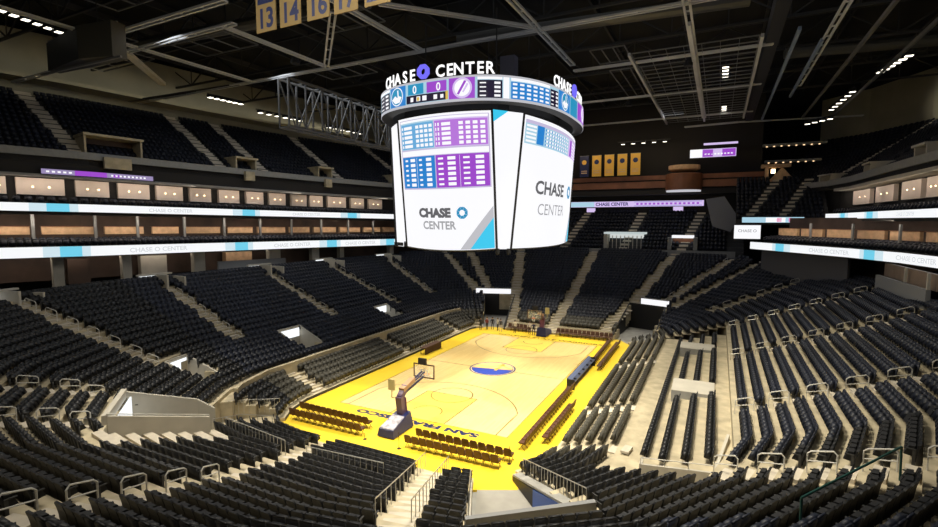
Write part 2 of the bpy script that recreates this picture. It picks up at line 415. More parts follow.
def cam_uv(p):
    F = Vector((-math.sin(YAW)*math.cos(PITCH), math.cos(YAW)*math.cos(PITCH), math.sin(PITCH))); R = Vector((math.cos(YAW), math.sin(YAW), 0)); U = R.cross(F)
    d = Vector(p)-CAM; z = d.dot(F)
    if z < .5: return None
    return 469+493.4*d.dot(R)/z, 263.5-493.4*d.dot(U)/z, z
PLATSEATS = []
for (x, z, ys) in ((17.95, 1.62, [(-17.2, -6.6), (-3.4, 7.2), (9.6, 14.6)]), (19.1, 1.95, [(-17.2, -6.6), (-3.4, 7.2), (9.6, 14.6)]), (20.25, 2.28, [(-17.2, -6.6), (-3.4, 7.2), (9.6, 14.6)]), (16.9, 1.35, [(-16.4, 14.5)])):
    for y0, y1 in ys:
        y = y0+.27; c = 0
        while y < y1:
            SEATS.append((x, y, z, math.atan2(-1, 0), 'plat', 40+int(z*10), 60+int(y0), 0)); y += .56
            c += 1
near = []
for idx, s in enumerate(SEATS):
    q = cam_uv((s[0], s[1], s[2]+.5))
    if q and 4 < q[0] < 934 and q[1] < 520: near.append((q[2], idx))
near.sort()
NEAR = set(i for _, i in near[:300])

seatproto = thing('arena_seat', (0, 0, 0), 0, None, 'seat', 'tip-up seats in the nearest rows of the stands')
mb = MB(); seat_backrest(mb); me_back = mb.mesh('backrest', M_SEAT); link('backrest', me_back, seatproto)
mb = MB(); seat_pan(mb); link('seat_pan', mb.mesh('seat_pan', M_SEATPAD), seatproto)
for sx in (-.262, .262):
    mb = MB(); seat_standard(mb, sx); link('armrest', mb.mesh('armrest', M_ARM), seatproto)
runs = {}
for idx, s in enumerate(SEATS): runs.setdefault((s[5], s[6]), []).append(idx)
# give each run of seats in a row its place between aisles: number the seats from the run's right-hand end as seen from the court
BLOCKN = {}
def block_name(ids):
    xs = [SEATS[i][0] for i in ids]; ys = [SEATS[i][1] for i in ids]; x = sum(xs)/len(xs); y = sum(ys)/len(ys)
    if SEATS[ids[0]][4] == 'plat': return 'right platform'
    if x > 19: return 'right block' if y > -21.5 else 'right corner block'
    if y < -20 and x > 9: return 'block right of tunnel'
    if y < -20 and x > 5.2: return 'narrow tunnel-side block'
    if y < -20 and x > 0: return 'near middle block'
    if y < -20 and x > -10.8: return 'near left block'
    if y < -20: return 'left corner block'
    return 'courtside block'
ordered = []
for key, ids in runs.items():
    for n, i in enumerate(ids): ordered.append((i, key, n, len(ids)))
info = {i: (key, n, L, block_name(runs[key])) for i, key, n, L in ordered}
first = True
seen_labels = {}
for _, idx in near[:300]:
    x, y, z, h, kind, r, run, fac = SEATS[idx]; key, n, L, bn = info[idx]
    o = seatproto if first else copy_tree(seatproto); first = False
    o.location = (x, y, z); o.rotation_euler = (0, 0, h+math.pi)
    rowno = r+1
    if kind == 'plat': lab = f'black tip-up seat, right platform, {ordinal(int(round((x-15.7)/1.15)))} row from the court, {ordinal(n+1)} from its near end'
    else: lab = f'black tip-up seat, {ordinal(rowno)} row of the {bn}, {ordinal(L-n)} from its left end'
    if lab in seen_labels: seen_labels[lab] += 1
    else: seen_labels[lab] = 1
    o['label'] = lab

# everything else, upper tiers included, is one mass
MASS = [s for i, s in enumerate(SEATS) if i not in NEAR]

# ------------------------------------------------------------------ facades and upper tiers (polylines seen from the court)
LP = [(-42.5, -34), (-40.6, -23.8), (-38.5, -16.5), (-37, -5), (-34.8, 10.5), (-31, 27), (-27, 38)]
class Facade:
    def __init__(s, pts, sg, z, tilt):
        s.P = [Vector(p) for p in pts]; s.sg = sg; s.z = z; s.tilt = tilt
        s.S = [0]
        for a, b in zip(s.P, s.P[1:]): s.S.append(s.S[-1]+(b-a).length)
        s.N = []
        for i in range(len(s.P)):
            t = Vector((0, 0))
            if i: t += (s.P[i]-s.P[i-1]).normalized()
            if i < len(s.P)-1: t += (s.P[i+1]-s.P[i]).normalized()
            t.normalize(); s.N.append(Vector((-t.y, t.x))*sg)
    def at(s, d, off=0.):
        d = max(0, min(d, s.S[-1]-1e-6))
        for i in range(len(s.P)-1):
            if d <= s.S[i+1]:
                t = (d-s.S[i])/(s.S[i+1]-s.S[i]); p = s.P[i].lerp(s.P[i+1], t); n = s.N[i].lerp(s.N[i+1], t); return p+n*off
    def zz(s, d): return s.z+s.tilt*d/s.S[-1]
    def slab(s, mb, d0, d1, o0, o1, h0, h1):
        ds = [d0]+[x for x in s.S if d0+.05 < x < d1-.05]+[d1]
        for a, b in zip(ds, ds[1:]):
            A0, B0, A1, B1 = s.at(a, o0), s.at(b, o0), s.at(a, o1), s.at(b, o1); za, zb = s.zz(a), s.zz(b)
            mb.hexa([(*A0, za+h0), (*B0, zb+h0), (*B1, zb+h0), (*A1, za+h0)], [(*A0, za+h1), (*B0, zb+h1), (*B1, zb+h1), (*A1, za+h1)])
def fseats(f, d0, d1, off, h, pitch=.56):
    d = d0
    while d < d1:
        p = f.at(d, off); q = f.at(d+.1, off); t = (q-p).normalized(); n = Vector((-t.y, t.x))*f.sg
        MASS.append((p.x, p.y, f.zz(d)+h, math.atan2(-n.x, n.y), 'suite', 0, 0, 0)); d += pitch
LF = Facade(LP, 1, 11.7, -.95)
RF = Facade([(39, -14), (38, -2), (36.5, 7.7), (35.4, 13), (32.8, 19.3), (29.1, 25.5), (24.3, 33.5)], -1, 11.3, 0)
RU = Facade([(36.6, -12), (35.6, 2), (34.9, 20), (34.6, 36), (33.4, 44), (30.3, 50.5), (26, 55)], -1, 11.3, 0)
EL_ = LF.S[-1]; ER = RF.S[-1]; EU = RU.S[-1]; EV_ = 53.0

def part_of(f, name, mats, parent, calls):
    mb = MB()
    for c in calls: f.slab(mb, *c)
    return mb.build(name, mats, parent)

# ---- left side
def ribbon(name, f, d0, d1, h0, h1, off, label, accents, texts, cat='ribbon display'):
    mb = MB(); f.slab(mb, d0, d1, off+.02, off+.35, h0, h1); o = mb.build(name, M_BLACK)
    tag(o, label, cat, 'ribbon displays on the balcony fronts')
    mb = MB(); f.slab(mb, d0, d1, off-.02, off+.02, h0+.05, h1-.05); mb.build('screen', S_RIB, o)
    for k, (a, b, m) in enumerate(accents):
        mb = MB(); f.slab(mb, a, b, off-.035, off-.021, h0+.05, h1-.05); mb.build('colour_block', m, o)
    for d, body, sz in texts:
        H = (h1-h0)*.42*sz
        def fm(x, y, lift, d=d, H=H):
            p = f.at(d-f.sg*(-1)*x*H*1.0, off-.045); return (p.x, p.y, f.zz(d)+(h0+h1)/2+(y-.5)*H)
        text_on('lettering', body, fm, S_RTXT, o, .02, 1.1)
    return o
def accent_list(starts, w=2.4):
    out = []
    for s in starts: out += [(s-w*.55, s-.0, S_RSKY), (s, s+w*.75, S_RCY), (s+w*.75, s+w*1.05, S_RSKY)]
    return out
ribbon('ribbon_display', LF, 2, EL_, 0, 1.15, 0, 'white ribbon display running along the lower balcony front on the left', accent_list([14.8, 33.2, 48, 60]), [(24, 'CHASE O CENTER', 1), (42, 'CHASE O CENTER', 1), (54.5, 'CHASE O CENTER', 1)])
ribbon('ribbon_display', LF, 2, EL_, 4.6, 5.5, 0, 'white ribbon display running along the upper balcony front on the left', accent_list([14.0, 34.4, 52]), [(25.5, 'CHASE O CENTER', 1), (44.5, 'CHASE O CENTER', 1)])
ribbon('ribbon_display', RF, 2, ER, 0, 1.05, 0, 'white ribbon display running along the lower balcony front on the right', accent_list([18.6, 30.5, 44.0], 2), [(25, 'CHASE O CENTER', 1), (37, 'CHASE O CENTER', 1)])
ribbon('ribbon_display', RU, 2, EV_, 4.15, 4.95, 0, 'white ribbon display running along the upper balcony front on the right', accent_list([33, 45], 3), [(24, 'CHASE O CENTER', 1)])

def levels(f, E, side, uf=None, top=10.3):
    wall = struct(part_of(f, 'wall_suite_'+side, M_SUITEW, None, [(0, E, 5.6, 5.9, -2.8, top)]))
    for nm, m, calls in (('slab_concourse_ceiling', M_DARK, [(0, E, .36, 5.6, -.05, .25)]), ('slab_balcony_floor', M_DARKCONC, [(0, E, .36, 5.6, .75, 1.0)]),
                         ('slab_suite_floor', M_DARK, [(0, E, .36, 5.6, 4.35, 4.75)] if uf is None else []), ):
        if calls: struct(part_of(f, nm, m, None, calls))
levels(LF, EL_, 'left')
levels(RF, ER, 'right', 1, 4.3)
struct(part_of(RU, 'slab_suite_floor', M_DARK, None, [(0, EV_, .3, 5.6, 3.9, 4.3)])); struct(part_of(RU, 'wall_suite_back', M_DARK, None, [(0, EV_-6, 5.6, 5.9, 3, 9)]))
# concourse columns under the lower ribbon
for k, (a, b) in enumerate([(14.64, 15.55), (20.98, 21.91), (29.17, 30.55), (39.81, 41.6), (47.11, 48.35), (52.25, 53.03), (62.83, 63.69)]):
    o = part_of(LF, 'column', M_CONCW, None, [(a, b, 2.6, 3.5, -3.4, -.06)]); struct(o); o['label'] = 'pale square column under the left balcony'
for k, (a, b) in enumerate([(16.2, 18.2), (23.5, 26.5), (34.2, 38.0)]):
    o = part_of(LF, 'concourse_kiosk', [M_SUITEW, M_CONCW, M_OAK][k], None, [(a, b, 4.2, 5.2, -3.2, -.4)])
    tag(o, ['brown concourse cabinet behind the first left section', 'pale concourse cabinet under the left balcony', 'oak concourse bar under the left balcony'][k], 'cabinet')
# grey wall left of the rows by the concourse, seen above the third section
o = part_of(LF, 'wall_concourse_front', M_GREYW, None, [(31.5, 41.5, 1.2, 1.5, -3.2, -1.4)]); struct(o)
# posts, counters, cream panels, balcony seats
for k, d in enumerate([3.8, 8.6, 13.2, 18.4, 22.6, 27.9, 33.0, 38.2, 43.3, 48.5, 53.6, 58.8]):
    struct(part_of(LF, 'column_balcony', M_GREYW, None, [(d-.13, d+.13, 2.0, 2.25, 1.0, 4.4)]))
cn = [(10.2, 12.98), (13.91, 18.3), (19.34, 23.32), (24.31, 27.32), (28.05, 32.6), (33.6, 37.2), (38.0, 42.4), (43.1, 46.6), (47.4, 51.4), (52.2, 56.2), (57, 60.6), (61.2, 64.8)]
for k, (a, b) in enumerate(cn):
    o = part_of(LF, 'suite_counter', M_OAK, None, [(a, b, 2.4, 2.75, 2.3, 3.12)])
    tag(o, f'oak suite counter on the left balcony, {ordinal(k+1)} from the left', 'counter', 'oak counters on the left balcony')
    part_of(LF, 'counter_top', M_WALNUT, o, [(a-.05, b+.05, 2.3, 2.85, 3.12, 3.18)])
cp = [(6.2, 9.6), (10.0, 11.47), (12.21, 16.03), (16.97, 20.03), (20.92, 24.2), (24.98, 28.05), (28.92, 31.59), (32.65, 35.43), (36.45, 39.03), (39.98, 42.62), (43.65, 46.26), (46.78, 49.1), (50.02, 53.47), (54.47, 57.16), (58.23, 61.12)]
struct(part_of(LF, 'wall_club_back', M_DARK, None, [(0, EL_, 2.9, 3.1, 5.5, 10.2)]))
for k, (a, b) in enumerate(cp):
    o = part_of(LF, 'suite_partition', M_CREAM, None, [(a, b, 2.4, 2.85, 6.35, 8.05)])
    tag(o, f'cream lit suite wall panel above the upper left ribbon, {ordinal(k+1)} from the left', 'wall panel', 'cream suite panels on the upper left balcony')
    for j in range(2):
        d = a+(b-a)*(.33+.34*j); part_of(LF, 'wall_lamp', M_WARM, o, [(d-.07, d+.07, 2.36, 2.4, 7.1, 7.22)])
struct(part_of(LF, 'trim_club_ceiling', M_GREYP, None, [(0, EL_, .8, 3.0, 8.15, 8.4)]))
struct(part_of(LF, 'wall_upper_fascia', M_DARK, None, [(0, EL_, 1.2, 1.5, 8.4, 10.2)]))
for r in range(2): fseats(LF, 3, 64, 1.0+.75*r, 1.0+.15*r, .6)
for r in range(2): fseats(LF, 3, 63, .9+.7*r, 5.3, .9)
o = tag(part_of(LF, 'fascia_display', M_BLACK, None, [(13.9, 24.2, .75, .95, 8.35, 9.0)]), 'purple and white led strip on the fascia below the upper left deck', 'led strip')
part_of(LF, 'screen', screen('strip_mauve', (.30, .24, .44), 1), o, [(13.93, 24.0, .70, .75, 8.42, 8.92)]); part_of(LF, 'purple_block', S_PURP, o, [(16.6, 19.4, .68, .70, 8.42, 8.92), (20, 20.6, .68, .7, 8.5, 8.8)])
part_of(LF, 'lettering_print', S_WHITE, o, [(14.3+.45*i, 14.55+.45*i, .68, .70, 8.58, 8.76) for i in range(5)]+[(19.8+.4*i, 20.0+.4*i, .68, .7, 8.58, 8.76) for i in range(9)])
# upper deck left
struct(part_of(LF, 'wall_upper_parapet_left', M_GREYP, None, [(0, EL_, .9, 1.15, 10.2, 10.95)]))
UD = MB()
for j in range(15):
    LF.slab(UD, 0, EL_, 1.2+.85*j, 2.05+.85*j, 9.6+.6*j, 10.25+.6*j)
    fseats_d = []
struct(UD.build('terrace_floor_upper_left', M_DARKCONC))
ups = [-16.7, -1.2, 5.0, 18, 33]
def upper_seats(f, E, rows, o0, dp, h0, dh, stairs, d0=0, d1=None):
    for j in range(rows):
        d = d0
        while d < (d1 or E):
            p = f.at(d, o0+dp*j+.45)
            if all(abs(p.y-s) > .95 for s in stairs):
                q = f.at(d+.1, o0+dp*j+.45); t = (q-p).normalized(); n = Vector((-t.y, t.x))*f.sg
                MASS.append((p.x, p.y, f.zz(d)+h0+dh*j, math.atan2(-n.x, n.y), 'upper', 0, 0, 0))
            d += .6
upper_seats(LF, EL_, 15, 1.2, .85, 10.25, .6, ups)
def y_to_d(f, y, off):
    best = min((abs(f.at(d, off).y-y), d) for d in np.linspace(0, f.S[-1], 600)); return best[1]
for k, y in enumerate(ups):
    mb = MB()
    for j in range(15):
        d = y_to_d(LF, y, 1.6+.85*j); LF.slab(mb, d-.75, d+.75, 1.25+.85*j, 2.05+.85*j, 10.25+.6*j, 10.42+.6*j); LF.slab(mb, d-.75, d+.75, 1.65+.85*j, 2.05+.85*j, 10.42+.6*j, 10.7+.6*j)
    o = struct(mb.build('stair_floor_upper_left', M_STEPS)); o['label'] = 'pale concrete stair up the upper left deck'
for k, (y, w) in enumerate([(-13.6, 5.2), (1.8, 2.6), (14.6, 2.2), (29.5, 2.4)]):
    d = y_to_d(LF, y, 2.5); t = thing('vomitory_box', (0, 0, 0), 0, f'tan concrete entry box on the upper left deck, {ordinal(k+1)} from the left', 'entry box', 'entry boxes on the upper left deck')
    hh = 1.9 if k == 0 else 1.4
    part_of(LF, 'side_wall', M_CONC, t, [(d-w/2-.2, d-w/2, 1.3, 4.6, 10.2, 10.9+hh)]); part_of(LF, 'side_wall', M_CONC, t, [(d+w/2, d+w/2+.2, 1.3, 4.6, 10.2, 10.9+hh)])
    part_of(LF, 'roof', M_CONC, t, [(d-w/2-.3, d+w/2+.3, 1.0, 4.8, 10.9+hh, 11.15+hh)]); part_of(LF, 'opening', M_SUITEW, t, [(d-w/2, d+w/2, 3.6, 3.8, 10.2, 10.9+hh)])
    part_of(LF, 'front_bay', M_CONC, t, [(d-w*.25, d+w*.25, .4, .9, 9.4, 10.6)])
struct(part_of(LF, 'wall_bulkhead_left', M_SOFFIT, None, [(0, EL_, 12.8, 13.2, 18.2, 25.5)]))
struct(part_of(LF, 'ceiling_soffit_left', M_SOFFIT, None, [(0, EL_, 9.8, 13.2, 19.6, 20.0)]))

def suite_lights(f, ds, off, h, power, tilt=1.2):
    for a, b in ds:
        p, q = f.at(a, off), f.at(b, off); m = f.at((a+b)/2, off); n = f.at((a+b)/2, off+1)-m; z = f.zz((a+b)/2)+h
        d = bpy.data.lights.new('suite_downlight', 'AREA'); d.shape = 'RECTANGLE'; d.size = (q-p).length*.9; d.size_y = .25; d.energy = power; d.color = (1, .86, .72)
        o = bpy.data.objects.new('suite_downlight', d); COL.objects.link(o); o.location = (m.x, m.y, z)
        zl_ = -Vector((n.x, n.y, -tilt)).normalized(); yl = (q-p).normalized(); X = Vector((yl.x, yl.y, 0)); Y = zl_.cross(X).normalized()
        o.rotation_euler = Matrix((X, Y, zl_)).transposed().to_euler()
suite_lights(LF, [(8, 18), (18, 29.5), (29.5, 45), (45, 62)], .75, 8.05, 85, .9)
suite_lights(LF, [(8, 18), (18, 29.5), (29.5, 45), (45, 62)], .9, 4.25, 190, 1.3)
suite_lights(LF, [(8, 18), (18, 29.5), (29.5, 45)], 3.2, -.15, 60, 1.6)
# ---- right side
for k, (p, q) in enumerate([((34.7, 3.4), (34.3, 15.2))]):
    mb = MB(); mb.wall(p, q, 8.0, 10.0, 8.0, 10.0, .3); o = struct(mb.build('wall_concourse_right', M_GREYW)); o['label'] = 'grey rendered wall below the right balcony'
    mb = MB(); mb.wall((35.2, 3.2), (34.9, 15.4), 9.9, 11.2, 9.9, 11.2, .1); struct(mb.build('window_concourse', mat('tan_window', (.26, .19, .14), .3, noise=.3, nscale=.7)))
    mb = MB(); mb.box(34.6, 34.8, 8.6, 8.75, 10, 11.25); mb.box(34.6, 34.8, 3.4, 3.6, 10, 11.25); struct(mb.build('trim_window_bars', M_CONCW))
mb = MB(); mb.wall((33.2, 21.4), (25.8, 33.2), 7.0, 11.2, 7.0, 11.2, .3); struct(mb.build('wall_concourse_corner', mat('slate_wall', (.085, .085, .095), .7)))
for k, d in enumerate([6, 12, 18, 24, 30, 36, 42]):
    struct(part_of(RF, 'column_balcony', M_GREYW, None, [(d-.1, d+.1, 1.7, 1.9, 1.0, 3.6)]))
for k in range(11):
    a = 4+k*4.1; o = part_of(RF, 'suite_counter', M_OAK, None, [(a, a+3.4, 2.4, 2.75, 2.0, 2.9)])
    tag(o, f'oak suite counter on the right balcony, {ordinal(11-k)} from the left', 'counter', 'oak counters on the right balcony')
    part_of(RF, 'counter_top', M_WALNUT, o, [(a-.05, a+3.45, 2.3, 2.85, 2.9, 2.96)])
for r in range(2): fseats(RF, 3, ER-1, 1.0+.75*r, .95+.15*r, .6)
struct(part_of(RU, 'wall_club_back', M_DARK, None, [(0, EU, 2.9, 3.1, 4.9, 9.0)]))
for k, (a, a1) in enumerate([(24.35, 27.3), (28.6, 33.6), (36.1, 42.5), (44.9, 50.8)]):
    o = part_of(RU, 'suite_partition', M_CREAM, None, [(a, a1, 2.4, 2.85, 6.1, 7.95)])
    tag(o, f'cream lit suite wall panel above the upper right ribbon, {ordinal(k+1)} from the near end', 'wall panel', 'cream suite panels on the upper right balcony')
    for j in range(2):
        d = a+(a1-a)*(.33+.34*j); part_of(RU, 'wall_lamp', M_WARM, o, [(d-.07, d+.07, 2.36, 2.4, 7.0, 7.12)])
struct(part_of(RU, 'trim_club_ceiling', M_CONCW, None, [(0, EV_, .8, 3.0, 8.1, 8.45)]))
for r in range(2): fseats(RU, 3, EV_, .9+.7*r, 4.75, .9)
struct(part_of(RU, 'wall_upper_fascia', M_DARK, None, [(0, EU, 1.2, 1.5, 8.45, 9.0)]))
struct(part_of(RU, 'wall_upper_parapet_right', M_GREYP, None, [(0, EU, .9, 1.15, 9.0, 9.8)]))
UD = MB()
for j in range(15): RU.slab(UD, 0, EU, 1.2+.85*j, 2.05+.85*j, 8.6+.6*j, 9.1+.6*j)
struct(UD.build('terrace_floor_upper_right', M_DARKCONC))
ups2 = [14, 30, 46.2]
upper_seats(RU, EU, 15, 1.2, .85, 9.1, .6, ups2)
for k, y in enumerate(ups2):
    mb = MB()
    for j in range(15):
        d = y_to_d(RU, y, 1.6+.85*j); RU.slab(mb, d-.7, d+.7, 1.25+.85*j, 2.05+.85*j, 9.1+.6*j, 9.27+.6*j); RU.slab(mb, d-.7, d+.7, 1.65+.85*j, 2.05+.85*j, 9.27+.6*j, 9.55+.6*j)
    o = struct(mb.build('stair_floor_upper_right', M_STEPS)); o['label'] = 'pale concrete stair up the upper right deck'
    d = y_to_d(RU, y-1, 2.5); t = thing('vomitory_box', (0, 0, 0), 0, f'grey concrete entry box on the upper right deck, {ordinal(k+1)} from the right', 'entry box', 'entry boxes on the upper right deck')
    part_of(RU, 'side_wall', M_CONCW, t, [(d-1.4, d-1.2, 1.0, 3.2, 9, 10.6)]); part_of(RU, 'side_wall', M_CONCW, t, [(d+1.2, d+1.4, 1.0, 3.2, 9, 10.6)])
    part_of(RU, 'roof', M_CONCW, t, [(d-1.5, d+1.5, .8, 3.4, 10.6, 10.8)]); part_of(RU, 'opening', M_DARK, t, [(d-1.2, d+1.2, 2.6, 2.8, 9, 10.6)])
struct(part_of(RU, 'wall_bulkhead_right', M_SOFFIT, None, [(0, EU, 13.9, 14.3, 17.0, 25.5)]))

suite_lights(RU, [(8, 22), (22, 40), (40, 56)], .75, 8.0, 85, .9)
suite_lights(RF, [(10, 22), (22, 35), (35, 49)], .9, 3.9, 130, 1.3)
# ---- far end: club tier above the lower rows, ribbon, wine-coloured band, banners
mb = MB(); mb.box(-19, 22.8, 44.3, 44.55, 9.2, 10.25); struct(mb.build('wall_far_parapet', M_GREYP))
mb = MB()
for j in range(11):
    y = 44.6+.85*j; z = 10.2+.62*j; mb.box(-24, 24, y, y+.9, z-.8, z)
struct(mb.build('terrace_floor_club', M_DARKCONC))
FST = [((-5.4, 45), (-2.9, 54)), ((5.3, 45), (7.4, 54)), ((14.9, 45), (17.6, 54)), ((-14.5, 45), (-12.5, 54))]
for j in range(11):
    y = 44.6+.85*j+.45; z = 10.2+.62*j; x = -22
    while x < 21.5:
        if all(abs(x-(p[0]+(q[0]-p[0])*(y-45)/9)) > 1.0 for p, q in FST) and not (j < 4 and 2.2 < x < 8.6): MASS.append((x, y, z, math.atan2(0, 1), 'club', 0, 0, 0))
        x += .6
for k, (p, q) in enumerate(FST):
    mb = MB()
    for j in range(11):
        y = 44.6+.85*j; x = p[0]+(q[0]-p[0])*(y-45)/9; z = 10.2+.62*j; mb.box(x-.7, x+.7, y+.05, y+.9, z, z+.15); mb.box(x-.7, x+.7, y+.45, y+.9, z+.15, z+.32)
    o = struct(mb.build('stair_floor_club', M_STEPS)); o['label'] = 'pale stair up the club tier behind the far basket'
t = thing('lit_entry', (0, 0, 0), 0, 'brightly lit white slatted entry in the middle of the far club tier', 'entry')
mb = MB(); mb.box(2.4, 8.4, 47.4, 47.5, 10.3, 13.0); mb.build('back_panel', screen('entry_glow_white', (.85, .9, .88), .7), t)  # emissive panel gives the entry its bright interior
mb = MB()
for i in range(9): mb.box(2.6+.7*i, 2.72+.7*i, 45.0, 45.12, 10.3, 12.6)
mb.build('slat', M_CONCW, t)
mb = MB(); mb.box(1.9, 8.9, 44.6, 47.6, 12.85, 13.2); mb.build('canopy', screen('canopy_glow_white', (.7, .8, .8), .7), t)  # canopy brightness comes from emission in its material
mb = MB(); mb.box(1.9, 2.5, 44.6, 47.5, 10.2, 12.9); mb.build('side_wall', M_CONCW, t)
mb = MB(); mb.box(4.6, 12.6, 43.5, 43.7, 9.1, 9.6); mb.build('front_bay', M_GREYP, t)
t = thing('small_entry', (0, 0, 0), 0, 'small entry with a white canopy on the far club tier at right', 'entry')
mb = MB(); mb.box(13.2, 16.6, 45.2, 47, 12.3, 12.75); mb.build('canopy', S_WHITE, t)
mb = MB(); mb.box(13.3, 16.5, 46.6, 46.8, 10.4, 12.2); mb.build('opening', M_WALNUT, t)
mb = MB(); mb.box(12.6, 13.2, 44.6, 47, 10.3, 12.4); mb.build('side_wall', M_GREYP, t); mb = MB(); mb.box(16.6, 17.2, 44.6, 47, 10.3, 12.4); mb.build('side_wall', M_GREYP, t)
# far ribbon
def flat_sign(name, label, cat, x0, x1, y, z0, z1, m, blocks=(), frame=M_BLACK, group=None):
    mb = MB(); mb.box(x0-.08, x1+.08, y, y+.3, z0-.08, z1+.08); o = tag(mb.build(name, frame), label, cat, group)
    mb = MB(); mb.box(x0, x1, y-.03, y, z0, z1); mb.build('screen', m, o)
    for nm, bm, rects in blocks:
        mb = MB()
        for a, b, c, d in rects: mb.box(a, b, y-.05, y-.032, c, d)
        mb.build(nm, bm, o)
    return o
o = flat_sign('ribbon_display', 'white and lilac ribbon display above the far club tier', 'ribbon display', -22, 17.7, 53.9, 17.9, 18.95, S_LAV,
    [('white_block', S_SKY, [(-22, -2, 17.95, 18.9)]), ('lilac_block', screen('ribbon_lilac', (.42, .36, .70), 1), [(5.6, 17.4, 17.95, 18.15), (5.6, 17.4, 18.7, 18.9)]),
     ('lettering_print', S_PURP, [(6+.75*i, 6.4+.75*i, 18.25, 18.6) for i in range(15)])], group='ribbon displays on the balcony fronts')
text_on('lettering', 'CHASE CENTER', lambda x, y, l: (1.4+x*.62, 53.83, 18.15+y*.6), S_VIOD, o, .03, 1.)
mb = MB(); mb.box(-60, 26.5, 54.3, 54.6, 9, 40); mb.box(26.5, 75, 80, 80.3, 0, 40); struct(mb.build('wall_far', M_DARK))
mb = MB(); mb.box(-22, 27, 51.5, 54.3, 20.0, 21.0); struct(mb.build('slab_far_bar_floor', M_DARK))
mb = MB(); mb.box(-22, 27, 51.2, 51.5, 21.2, 22.4); mb.box(-22, 27, 51.8, 52.1, 22.7, 23.5); o = struct(mb.build('wall_wood_band', M_WALNUT)); o['label'] = 'walnut balcony band above the far ribbon'
mb = MB(); mb.lathe([(2.9, 20.6), (3.0, 20.7), (3.0, 23.4), (2.7, 23.5)], (14.4, 50.6, 0), 24); o = tag(mb.build('wooden_drum', M_WALNUT), 'round wooden bar front bulging from the far walnut balcony', 'bar front')
mb = MB(); mb.lathe([(2.85, 20.35), (2.85, 20.58)], (14.4, 50.6, 0), 24); mb.build('base_band', S_GREY, o)
mb = MB(); mb.lathe([(2.2, 24.0), (2.6, 24.2), (2.6, 24.9)], (14.4, 50.6, 0), 20); mb.build('canopy', M_OAK, o)
t = thing('gold_lit_bay', (0, 0, 0), 0, 'gold lit timber bay at the right end of the far walnut balcony', 'balcony bay')
mb = MB(); mb.hexa([(27.2, 50.6, 20.8), (30.5, 50.6, 22.4), (30.5, 52.2, 22.4), (27.2, 52.2, 20.8)], [(27.2, 50.6, 21.6), (29.2, 50.6, 24.0), (29.2, 52.2, 24.0), (27.2, 52.2, 21.6)]); mb.build('slanted_panel', M_OAK, t)
mb = MB(); mb.box(26.2, 30.4, 50.6, 52.2, 24.0, 24.5); mb.build('lintel', M_OAK, t)
mb = MB(); mb.box(26.8, 27.3, 50.7, 51.9, 21.6, 24.0); mb.build('post', M_OAK, t)
mb = MB(); mb.box(27.6, 28.2, 50.5, 50.58, 23.0, 23.7); mb.build('lamp', M_WARM, t)
for k in range(5):
    x = -3.2+2.35*k
    mb = MB(); mb.box(x-.85, x+.85, 50.0, 50.06, 23.6, 27.5); o = tag(mb.build('championship_banner', mat('banner_gold', (.75, .44, .07), .7) if k else M_PADBLUE),
        f'yellow pennant banner hanging above the far balcony, {ordinal(k)} yellow from the left' if k else 'dark blue pennant banner half hidden behind the hanging scoreboard', 'banner', 'banners above the far balcony')
    mb = MB(); mb.lathe([(.45, -.02), (.45, .02)], (0, 0, 0), 16); e = mb.build('emblem', M_NAVY if k else M_GOLD, o); e.location = (x, 49.97, 26.3); e.rotation_euler = (math.pi/2, 0, 0)
    mb = MB(); mb.box(x-.55, x+.55, 49.96, 49.99, 24.2, 24.4); mb.box(x-.55, x+.55, 49.96, 49.99, 24.6, 24.75); mb.build('stripe', M_OAK, o)
    mb = MB(); mb.box(x-.9, x+.9, 49.99, 50.07, 27.5, 27.58); mb.build('rod', M_TRUSS, o)
flat_sign('video_board', 'small purple and white video board above the far balcony', 'video board', 15.3, 22.4, 50.0, 26.1, 27.5, S_LAV,
    [('white_block', S_WHITE, [(15.3, 17.2, 26.1, 27.5)]), ('purple_block', S_PURP, [(17.3, 18.9, 26.2, 27.4), (20.3, 22.3, 26.2, 27.4)]), ('lettering_print', S_WHITE, [(17.6+.5*i, 17.9+.5*i, 26.5, 26.75) for i in range(9)])])
mb = MB(); mb.box(17.4, 22.6, 49.9, 50.3, 28.2, 28.5); tag(mb.build('light_bar', S_LAV), 'thin lilac light bar above the small far video board', 'light bar')
for k, (x0, x1, z) in enumerate([(-1.2, 1.2, 15.6), (5.9, 9.6, 15.9)]): pass
for k, (x, z) in enumerate([(-3.4, 16.9), (12.6, 17.0)]):
    flat_sign('small_monitor', ['small violet monitor at the left stair below the far ribbon', 'small violet monitor at the middle stair below the far ribbon'][k], 'monitor', x, x+1.7, 53.6, z, z+.8, S_LAV)
mb = MB(); pg = [(18.2, 18.8), (19.3, 14.3), (22.0, 13.4), (23.1, 15.7), (20.9, 19.2)]; mb.hexa([(x, 46.0, z) for x, z in pg], [(x, 46.6, z) for x, z in pg]); struct(mb.build('wall_slanted_end', mat('slate_panel', (.20, .21, .25), .6)))['label'] = 'slanted slate grey end panel of the far tier'
o = flat_sign('advert_screen', 'small white screen at the far right corner above the lower ribbon', 'screen', 22.4, 25.9, 40.4, 12.5, 14.55, S_WHITE)
text_on('lettering', 'CHASE O', lambda x, y, l: (24.15+x*.42, 40.33, 13.5+y*.42), S_TXTL, o, .02, 1.)
flat_sign('ribbon_display', 'short pale blue ribbon display in the far right corner', 'ribbon display', 23.4, 31.3, 40.6, 14.95, 15.75, S_SKY,
    [('white_block', S_WHITE, [(26.5, 29.0, 15.0, 15.7)]), ('pink_block', S_RED, [(27.9, 28.5, 15.05, 15.65), (29.4, 29.8, 15.05, 15.65)])], group='ribbon displays on the balcony fronts')
